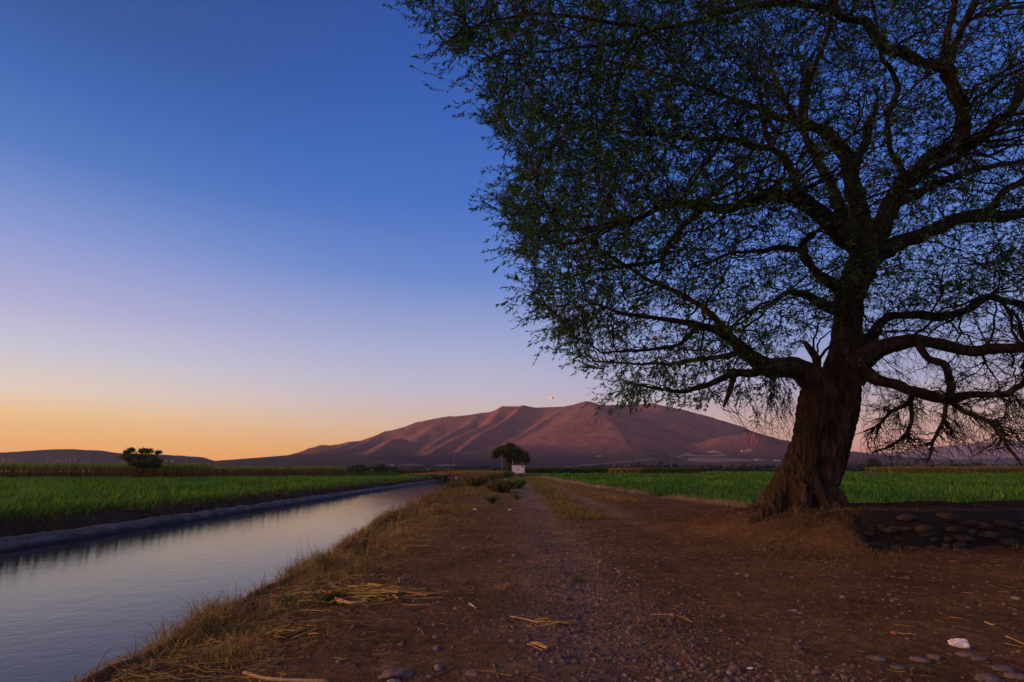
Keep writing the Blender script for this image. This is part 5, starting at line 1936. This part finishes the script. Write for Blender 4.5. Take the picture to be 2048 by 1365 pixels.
# poles
M['pole'] = simple_mat("pale_pole", (0.22, 0.20, 0.20), (0.34, 0.31, 0.31), 3, bump=0)
M['darkpole'] = simple_mat("dark_pole", (0.06, 0.05, 0.05), (0.10, 0.09, 0.09), 3, bump=0)
for (px, Y, h, r_, mt, lab) in (
    (1003.5, 146, 4.9, 0.055, 'pole', "thin pale pole left of the round tree by the hut"),
    (907, 320, 9.6, 0.07, 'pole', "slim pale utility pole above the dry mound, tallest of the far poles"),
    (942, 330, 8.5, 0.07, 'darkpole', "slim dark utility pole right of the pale one above the dry mound"),
    (849, 360, 7.5, 0.08, 'darkpole', "faint dark utility pole at the far end of the left field"),
    (1343, 420, 13.5, 0.10, 'pole', "slim grey utility pole behind the cane rows of the right field"),
    (1510, 400, 6.0, 0.08, 'darkpole', "short dark post at the far side of the right field near the big trunk"),
    (1129, 380, 5.0, 0.08, 'darkpole', "dark post behind the dark green cane row right of the hut"),
):
    x, y, z = gpos(px, Y)
    root = empty("utility_pole", (x, y, z))
    tag(root, lab, "pole")
    bm = bmesh.new()
    bmesh.ops.create_cone(bm, cap_ends=True, segments=8, radius1=r_ * 1.2, radius2=r_ * 0.8, depth=h, matrix=Matrix.Translation((0, 0, h / 2 - 0.2)))
    bm_obj("post", bm, M[mt], root)
    bm = bmesh.new()
    add_box(bm, -0.5, 0.5, -0.04, 0.04, h * 0.93 - 0.2, h * 0.93 - 0.1)
    if px != 1003.5 and h > 7:
        bm_obj("crossarm", bm, M[mt], root)
    else:
        bm.free()

# white marker post on the far bank
x, y, z = gpos(822, 77)
root = empty("marker_post", (-14.0, 77, float(hgt(-15.2, 77))))
root.location.x = (822 - 1024) / FX * (77 * CP)
root.location.z = float(hgt(root.location.x, 77))
tag(root, "short white marker post on the far bank of the canal", "post")
bm = bmesh.new()
add_box(bm, -0.09, 0.09, -0.07, 0.07, -0.1, 0.62, 0.015)
bm_obj("post", bm, M['whitewash'], root)
bm = bmesh.new()
add_box(bm, -0.13, 0.13, -0.11, 0.11, -0.1, 0.06, 0.01)
bm_obj("foot", bm, M['concrete'], root)

# small figure-like thing at field end: a rider on a motorbike, far away
M['cloth_grey'] = simple_mat("grey_cloth", (0.25, 0.23, 0.24), (0.38, 0.35, 0.36), 5, bump=0)
M['skin'] = simple_mat("skin", (0.22, 0.12, 0.08), (0.28, 0.16, 0.11), 5, bump=0)
x, y, z = gpos(857, 225)
z += 0.35


def skin_body(name, joints, edges, mat, parent):
    me = bpy.data.meshes.new(name)
    me.from_pydata([j[:3] for j in joints], edges, [])
    o = bpy.data.objects.new(name, me)
    COL.objects.link(o)
    o.parent = parent
    md = o.modifiers.new("s", 'SKIN')
    for k, j in enumerate(joints):
        me.skin_vertices[0].data[k].radius = (j[3], j[3])
    me.skin_vertices[0].data[0].use_root = True
    sb = o.modifiers.new("u", 'SUBSURF')
    sb.levels = sb.render_levels = 1
    me.materials.append(mat)
    return o


J = [(0, 0, 0.85, 0.15), (0.05, 0, 1.1, 0.15), (0.08, 0, 1.35, 0.17), (0.10, 0, 1.48, 0.06), (0.11, 0, 1.64, 0.105), (0.11, 0, 1.72, 0.08),
     (0.10, 0.20, 1.38, 0.06), (0.28, 0.24, 1.15, 0.045), (0.48, 0.2, 1.05, 0.035), (0.10, -0.20, 1.38, 0.06), (0.28, -0.24, 1.15, 0.045), (0.48, -0.2, 1.05, 0.035),
     (0.02, 0.12, 0.82, 0.09), (0.35, 0.18, 0.72, 0.07), (0.22, 0.18, 0.32, 0.05), (0.32, 0.18, 0.27, 0.04), (0.02, -0.12, 0.82, 0.09), (0.35, -0.18, 0.72, 0.07), (0.22, -0.18, 0.32, 0.05), (0.32, -0.18, 0.27, 0.04)]
E = [(0, 1), (1, 2), (2, 3), (3, 4), (4, 5), (2, 6), (6, 7), (7, 8), (2, 9), (9, 10), (10, 11), (0, 12), (12, 13), (13, 14), (14, 15), (0, 16), (16, 17), (17, 18), (18, 19)]
person = empty("person", (x, y, z), R(-100))
tag(person, "tiny rider in a light shirt on a motorbike beyond the left field", "person")
skin_body("body", J, E, M['cloth_grey'], person)
bike = empty("motorbike", (x, y, z), R(-100))
tag(bike, "small dark motorbike under the rider at the far end of the left field", "motorbike")
for wx in (-0.62, 0.68):
    bm = bmesh.new()
    n_ = 18
    ring = []
    for i_ in range(n_):
        a_ = 2 * math.pi * i_ / n_
        for j_ in range(6):
            b_ = 2 * math.pi * j_ / 6
            rr_ = 0.27 + 0.05 * math.cos(b_)
            ring.append(bm.verts.new((wx + rr_ * math.cos(a_), 0.05 * math.sin(b_), 0.32 + rr_ * math.sin(a_))))
    for i_ in range(n_):
        for j_ in range(6):
            bm.faces.new((ring[i_ * 6 + j_], ring[((i_ + 1) % n_) * 6 + j_], ring[((i_ + 1) % n_) * 6 + (j_ + 1) % 6], ring[i_ * 6 + (j_ + 1) % 6]))
    bm_obj("wheel", bm, M['dark'], bike)
bm = bmesh.new()
add_box(bm, -0.55, 0.15, -0.13, 0.13, 0.66, 0.76, 0.03)
bm_obj("saddle", bm, M['dark'], bike)
bm = bmesh.new()
add_box(bm, 0.12, 0.42, -0.13, 0.13, 0.62, 0.86, 0.05)
add_box(bm, -0.25, 0.3, -0.12, 0.12, 0.28, 0.58, 0.04)
bm_obj("body", bm, M['dark_roof'], bike)
bm = bmesh.new()
add_box(bm, 0.44, 0.50, -0.34, 0.34, 1.00, 1.05, 0.01)
add_box(bm, 0.46, 0.52, -0.04, 0.04, 0.5, 1.0, 0.01)
bm_obj("handlebar", bm, M['darkpole'], bike)

# ================================================================== bridge slab over the canal
br = empty("canal_bridge", (-11.3, 124, 0))
tag(br, "low dark concrete slab bridge crossing the canal before the dry mound", "bridge")
M['darkconc'] = simple_mat("dark_concrete", (0.035, 0.030, 0.030), (0.075, 0.062, 0.058), 1.2, bump=0.5, dist=0.03)
bm = bmesh.new()
add_box(bm, -10.5, 7.0, -1.8, 3.2, 0.02, 0.34, 0.05)
bm_obj("deck", bm, M['darkconc'], br)
for xx in (-3.0, 1.5):
    bm = bmesh.new()
    add_box(bm, xx - 0.25, xx + 0.25, -1.5, 3.0, -1.7, 0.017, 0.04)
    bm_obj("pier", bm, M['darkconc'], br)
for k, xx in enumerate(np.linspace(-9.5, 6.0, 5)):
    bm = bmesh.new()
    add_box(bm, xx - 0.12, xx + 0.12, -1.7, -1.45, 0.343, 0.62, 0.02)
    bm_obj("kerb_post", bm, M['darkconc'], br)
bm = bmesh.new()
add_box(bm, -11.5, -8.3, -2.3, 3.6, -1.7, 0.012, 0.1)
bm_obj("abutment", bm, M['darkconc'], br)
bm = bmesh.new()
add_box(bm, 5.2, 8.5, -2.3, 3.6, -1.7, 0.012, 0.1)
bm_obj("abutment", bm, M['darkconc'], br)
# small white board by the bridge
bx = (912 - 1024) / FX * (121.5 * CP)
bm = bmesh.new()
add_box(bm, -0.14, 0.14, -0.03, 0.03, 0.12, 0.42, 0.01)
add_box(bm, -0.03, 0.03, -0.02, 0.02, -0.3, 0.118)
o = bm_obj("gauge_board", bm, M['whitewash'])
o.location = (bx, 122.0, -0.42)
tag(o, "tiny white gauge board at the water in front of the dark bridge", "board")

# ================================================================== rubble wall under the raised earth
M['rubble'] = simple_mat("rubble_stone", (0.022, 0.016, 0.012), (0.065, 0.046, 0.036), 5, bump=0.8, dist=0.03)
M['mortar'] = simple_mat("dark_earth_joint", (0.009, 0.007, 0.005), (0.022, 0.015, 0.011), 8, bump=0.8, dist=0.02)
wall = empty("stone_wall", (6.5, 10.2, 0))
WO = np.array([6.5, 10.2, 0.0])
tag(wall, "low dark rubble stone wall holding up the earth around the big tree", "wall")
pts = []
for x in np.arange(5.8, 17.0, 0.05):
    pts.append((x, float(np.interp(x, WX, WY))))
mb = Mb()
rowsv = []
for (x, y) in pts:
    hh = 0.60 * float(sstep(5.5, 6.3, np.array(x))) + 0.02 + 0.05 * mnoise.noise(Vector((x * 0.9, 2, 7)))
    for (dy, zz) in ((0.02, -0.15), (-0.02, 0.15), (0.0, 0.35), (0.03, 0.52), (0.10, 0.60), (0.34, 0.61)):
        nn_ = 0.05 * mnoise.noise(Vector((x * 2.5, zz * 4, 3)))
        rowsv.append((x, y + dy + nn_, min(zz, hh) if zz > 0 else zz))
V = np.array(rowsv) - WO
i = np.arange(len(V)).reshape(-1, 6)
F = np.stack([i[:-1, :-1], i[1:, :-1], i[1:, 1:], i[:-1, 1:]], -1).reshape(-1, 4)
mb.add(V, F)
mb.build("earth_core", M['mortar'], wall, True)
mb = Mb()
rw = np.random.default_rng(88)
for lay in range(5):
    x = 5.9 + rw.uniform(0, 0.2)
    while x < 16.5:
        w_ = rw.uniform(0.12, 0.55)
        h_ = rw.uniform(0.045, 0.075)
        y = float(np.interp(x + w_ / 2, WX, WY))
        top = 0.60 * float(sstep(5.5, 6.3, np.array(x)))
        zc = 0.02 + lay * 0.115 + rw.normal(0, 0.04)
        if zc + 0.06 < top and rw.random() < 0.72:
            jt = ico * (1 + rw.normal(0, 0.2, (len(ico), 1)))
            e = np.sign(jt) * np.abs(jt) ** 0.7
            ra = rw.normal(0, 0.10)
            Vs = e * np.array([w_ * 0.5, 0.09, h_])
            Vs = np.stack([Vs[:, 0] * math.cos(ra) - Vs[:, 2] * math.sin(ra), Vs[:, 1], Vs[:, 0] * math.sin(ra) + Vs[:, 2] * math.cos(ra)], -1)
            Vs = Vs + np.array([x + w_ / 2, y + 0.01 + rw.normal(0, 0.02), zc]) - WO
            mb.add(Vs, icf)
        x += w_ * 0.95 + 0.02
o = mb.build("rubble_stones", M['rubble'], wall)

# weeds and straw growing out of and in front of the wall
n = 2600
x = r5.uniform(5.0, 16.0, n)
y = np.interp(x, WX, WY) - np.abs(r5.normal(0.05, 0.12, n))
cl = 0.5 + fbm(x * 1.6, y * 0 + 4, 451, 3)
ok = cl > 0.46
x, y = x[ok], y[ok]
n = len(x)
c = np.where((r5.random(n) < 0.6)[:, None], mixcol((0.16, 0.11, 0.045), (0.30, 0.22, 0.09), r5.random(n)), mixcol((0.05, 0.07, 0.02), (0.10, 0.13, 0.03), r5.random(n)))
n2 = 500
x2 = r5.uniform(5.6, 16.0, n2)
y2 = np.interp(x2, WX, WY) - 0.07
c2 = mixcol((0.08, 0.07, 0.03), (0.18, 0.13, 0.06), r5.random(n2))
n3_ = 5200
x3 = r5.normal(5.0, 1.0, n3_)
y3 = r5.normal(10.2, 0.8, n3_)
k3 = (0.5 + fbm(x3 * 1.1, y3 * 1.3, 455, 3) > 0.44) & (y3 < 11.6)
x3, y3 = x3[k3], y3[k3]
n3_ = len(x3)
c3 = np.where((r5.random(n3_) < 0.7)[:, None], mixcol((0.20, 0.13, 0.05), (0.36, 0.25, 0.09), r5.random(n3_)), mixcol((0.07, 0.09, 0.02), (0.14, 0.16, 0.04), r5.random(n3_)))
wg = blade_obj("wall_grass", [blades(x3, y3, hgt(x3, y3) - 0.01, r5.uniform(0.03, 0.13, n3_), np.full(n3_, 0.006), r5.uniform(0.4, 1.6, n3_), c3 * 0.6, c3, r5),
                              blades(x, y, hgt(x, y) - 0.01, r5.uniform(0.04, 0.20, n), np.full(n, 0.007), r5.uniform(0.3, 1.1, n), c * 0.6, c, r5),
                              blades(x2, y2, 0.1 + 0.45 * r5.random(n2), r5.uniform(0.05, 0.18, n2), np.full(n2, 0.007), r5.uniform(0.8, 1.6, n2), c2 * 0.6, c2, r5, az=np.full(n2, -1.57) + r5.normal(0, 0.8, n2), curl=0.7)], M['straw'])
tag(wg, 'short dry grass and weeds along the foot and face of the stone wall', 'grass', None, 'stuff')

# ================================================================== buildings and bare cuts at the mountain foot
M['housewall'] = simple_mat("pale_house_wall", (0.17, 0.145, 0.14), (0.24, 0.21, 0.20), 0.3, bump=0)
M['houseroof'] = simple_mat("house_roof", (0.20, 0.12, 0.10), (0.28, 0.18, 0.15), 0.3, bump=0)
M['bare'] = simple_mat("bare_rock", (0.065, 0.048, 0.042), (0.13, 0.092, 0.078), 0.02, bump=0)


deps = bpy.context.evaluated_depsgraph_get()
deps.update()


def ground_hit(px, py):
    """point of the mountain or plain seen through a photo pixel"""
    d = Vector(ray(px, py)).normalized()
    ok_, loc, nrm, idx = mountain.ray_cast(Vector(CAM), d)
    if ok_:
        return loc
    p_ = at_z(px, min(py, 960), -2.0)
    return Vector(p_)


for (px, py, w_, h_, lab) in (
    (1490, 905, 30, 12, "white house highest on the slope, just left of the big trunk"),
    (1500, 904, 20, 15, "small white building touching the right side of the highest house"),
    (1522, 922, 40, 9, "long low white building at the foot of the slope beside the trunk"),
    (1556, 923, 28, 8, "white building nearest the trunk at the foot of the slope"),
    (1200, 914, 20, 7, "tiny white house alone on the dark lower slope below the peak"),
    (783, 934, 22, 12, "tiny white house behind the pair of dark bush-like trees"),
):
    loc = ground_hit(px, py)
    s_ = loc.y / 3000.0
    root = empty("house", (loc.x, loc.y, loc.z), R(random.uniform(-15, 15)))
    tag(root, lab, "house")
    w_ *= s_
    h_ *= s_
    bm = bmesh.new()
    add_box(bm, -w_ / 2, w_ / 2, 0, w_ * 0.6, -6 * s_, h_ * 0.8)
    bm_obj("wall", bm, M['housewall'], root)
    bm = bmesh.new()
    v1 = [bm.verts.new(q) for q in ((-w_ * .54, -.04 * w_, h_ * .803), (w_ * .54, -.04 * w_, h_ * .803), (w_ * .54, w_ * .64, h_ * .803), (-w_ * .54, w_ * .64, h_ * .803), (-w_ * .5, w_ * .3, h_), (w_ * .5, w_ * .3, h_))]
    for f_ in ((0, 1, 5, 4), (2, 3, 4, 5), (1, 2, 5), (3, 0, 4), (3, 2, 1, 0)):
        bm.faces.new([v1[q] for q in f_])
    bm_obj("roof", bm, M['houseroof'], root)
    for kx in (-0.28, 0.22):
        bm = bmesh.new()
        add_box(bm, kx * w_ - w_ * .06, kx * w_ + w_ * .06, -0.15 * s_, 0.3, h_ * .25, h_ * .55)
        bm_obj("window", bm, M['dark'], root)


# quarry cuts and road: thin sheets draped on the slope
def drape(name, poly_rows, mat, lift=2.2):
    """poly_rows: list of rows of pixels; drawn on the mountain and lifted a little"""
    V = []
    for row in poly_rows:
        for (px, py) in row:
            l_ = ground_hit(px, py)
            n_ = (Vector(CAM) - l_).normalized()
            V.append((l_.x, l_.y - lift * 0.8, l_.z + lift * 0.35))
    k = len(poly_rows[0])
    i = np.arange(len(V)).reshape(-1, k)
    F = np.stack([i[:-1, :-1], i[:-1, 1:], i[1:, 1:], i[1:, :-1]], -1).reshape(-1, 4)
    o = mesh_np(name, np.array(V), [F], mat, None, None, True)
    tag(o, kind='structure')
    return o


def band(top, bot, n=30):
    tx = np.linspace(max(top[0][0], bot[0][0]), min(top[-1][0], bot[-1][0]), n)
    ty = np.interp(tx, [p[0] for p in top], [p[1] for p in top])
    by = np.interp(tx, [p[0] for p in bot], [p[1] for p in bot])
    j1 = 1.0 * fbm(tx * 0.25, tx * 0, 601, 3)
    rows = []
    for f in np.linspace(0, 1, 5):
        rows.append([(a, t_ * (1 - f) + b_ * f + j * (1 - abs(2 * f - 1))) for a, t_, b_, j in zip(tx, ty, by, j1)])
    return rows


M['cutpale'] = simple_mat("pale_bare_rock", (0.085, 0.068, 0.070), (0.17, 0.14, 0.14), 0.03, bump=0)
drape("bare_ground", band([(1355, 914), (1372, 906), (1392, 911), (1420, 912), (1450, 909)], [(1355, 916), (1372, 912), (1392, 913.5), (1420, 914), (1450, 911.5)]), M['cutpale'])
drape("bare_ground", band([(1412, 905), (1428, 899.5), (1446, 906)], [(1412, 907), (1428, 906.5), (1446, 907.5)], 14), M['cutpale'])
drape("bare_ground", band([(1375, 918), (1420, 915), (1470, 918), (1530, 921)], [(1375, 922), (1420, 926), (1470, 923), (1530, 922.5)]), M['bare'])
drape("hillside_road", band([(1130, 933.5), (1200, 928), (1270, 921.5), (1330, 917)], [(1130, 936), (1200, 929.6), (1270, 923.2), (1330, 918)]), M['bare'])
drape("bare_ground", band([(800, 930), (822, 929), (845, 930.5)], [(800, 931.5), (822, 932), (845, 932)], 12), M['bare'])
drape("bare_ground", band([(868, 931), (890, 929), (912, 930.5)], [(868, 932), (890, 933), (912, 932.5)], 12), M['bare'])

# small sunlit cloud above the peak
M['cloud'] = simple_mat("cloud", (0.42, 0.46, 0.52), (0.5, 0.54, 0.6), 0.01, bump=0, spec=0.0, rough=1.0)
bm = bmesh.new()
bmesh.ops.create_icosphere(bm, subdivisions=4, radius=1.0)
for v_ in bm.verts:
    q = v_.co
    d = 1 + 0.5 * mnoise.noise(q * 1.7) + 0.25 * mnoise.noise(q * 4)
    v_.co = Vector((q.x * d * 62, q.y * d * 50, q.z * d * 26))
o = bm_obj("cloud", bm, M['cloud'], None, True)
p = at_y(1104, 796, 16000)
o.location = tuple(p)
o.rotation_euler = (0, 0.35, 0)
tag(o, 'single tiny white cloud hanging over the mountain top', 'cloud')

# ------------------------------------------------------------------ haze
HAZE = 3.2e-5
bm = bmesh.new()
add_box(bm, -12400, 12400, -6500, 12400, -4.0, 960.0)
hm = bpy.data.materials.new("haze_air")
hm.use_nodes = True
t = hm.node_tree
t.nodes.clear()
o_ = t.nodes.new("ShaderNodeOutputMaterial")
pv = t.nodes.new("ShaderNodeVolumePrincipled")
pv.inputs['Color'].default_value = rgba((0.50, 0.62, 0.98))
pv.inputs['Density'].default_value = HAZE
pv.inputs['Anisotropy'].default_value = 0.0
t.links.new(pv.outputs[0], o_.inputs['Volume'])
haze = bm_obj("haze", bm, hm)
tag(haze, kind='stuff')
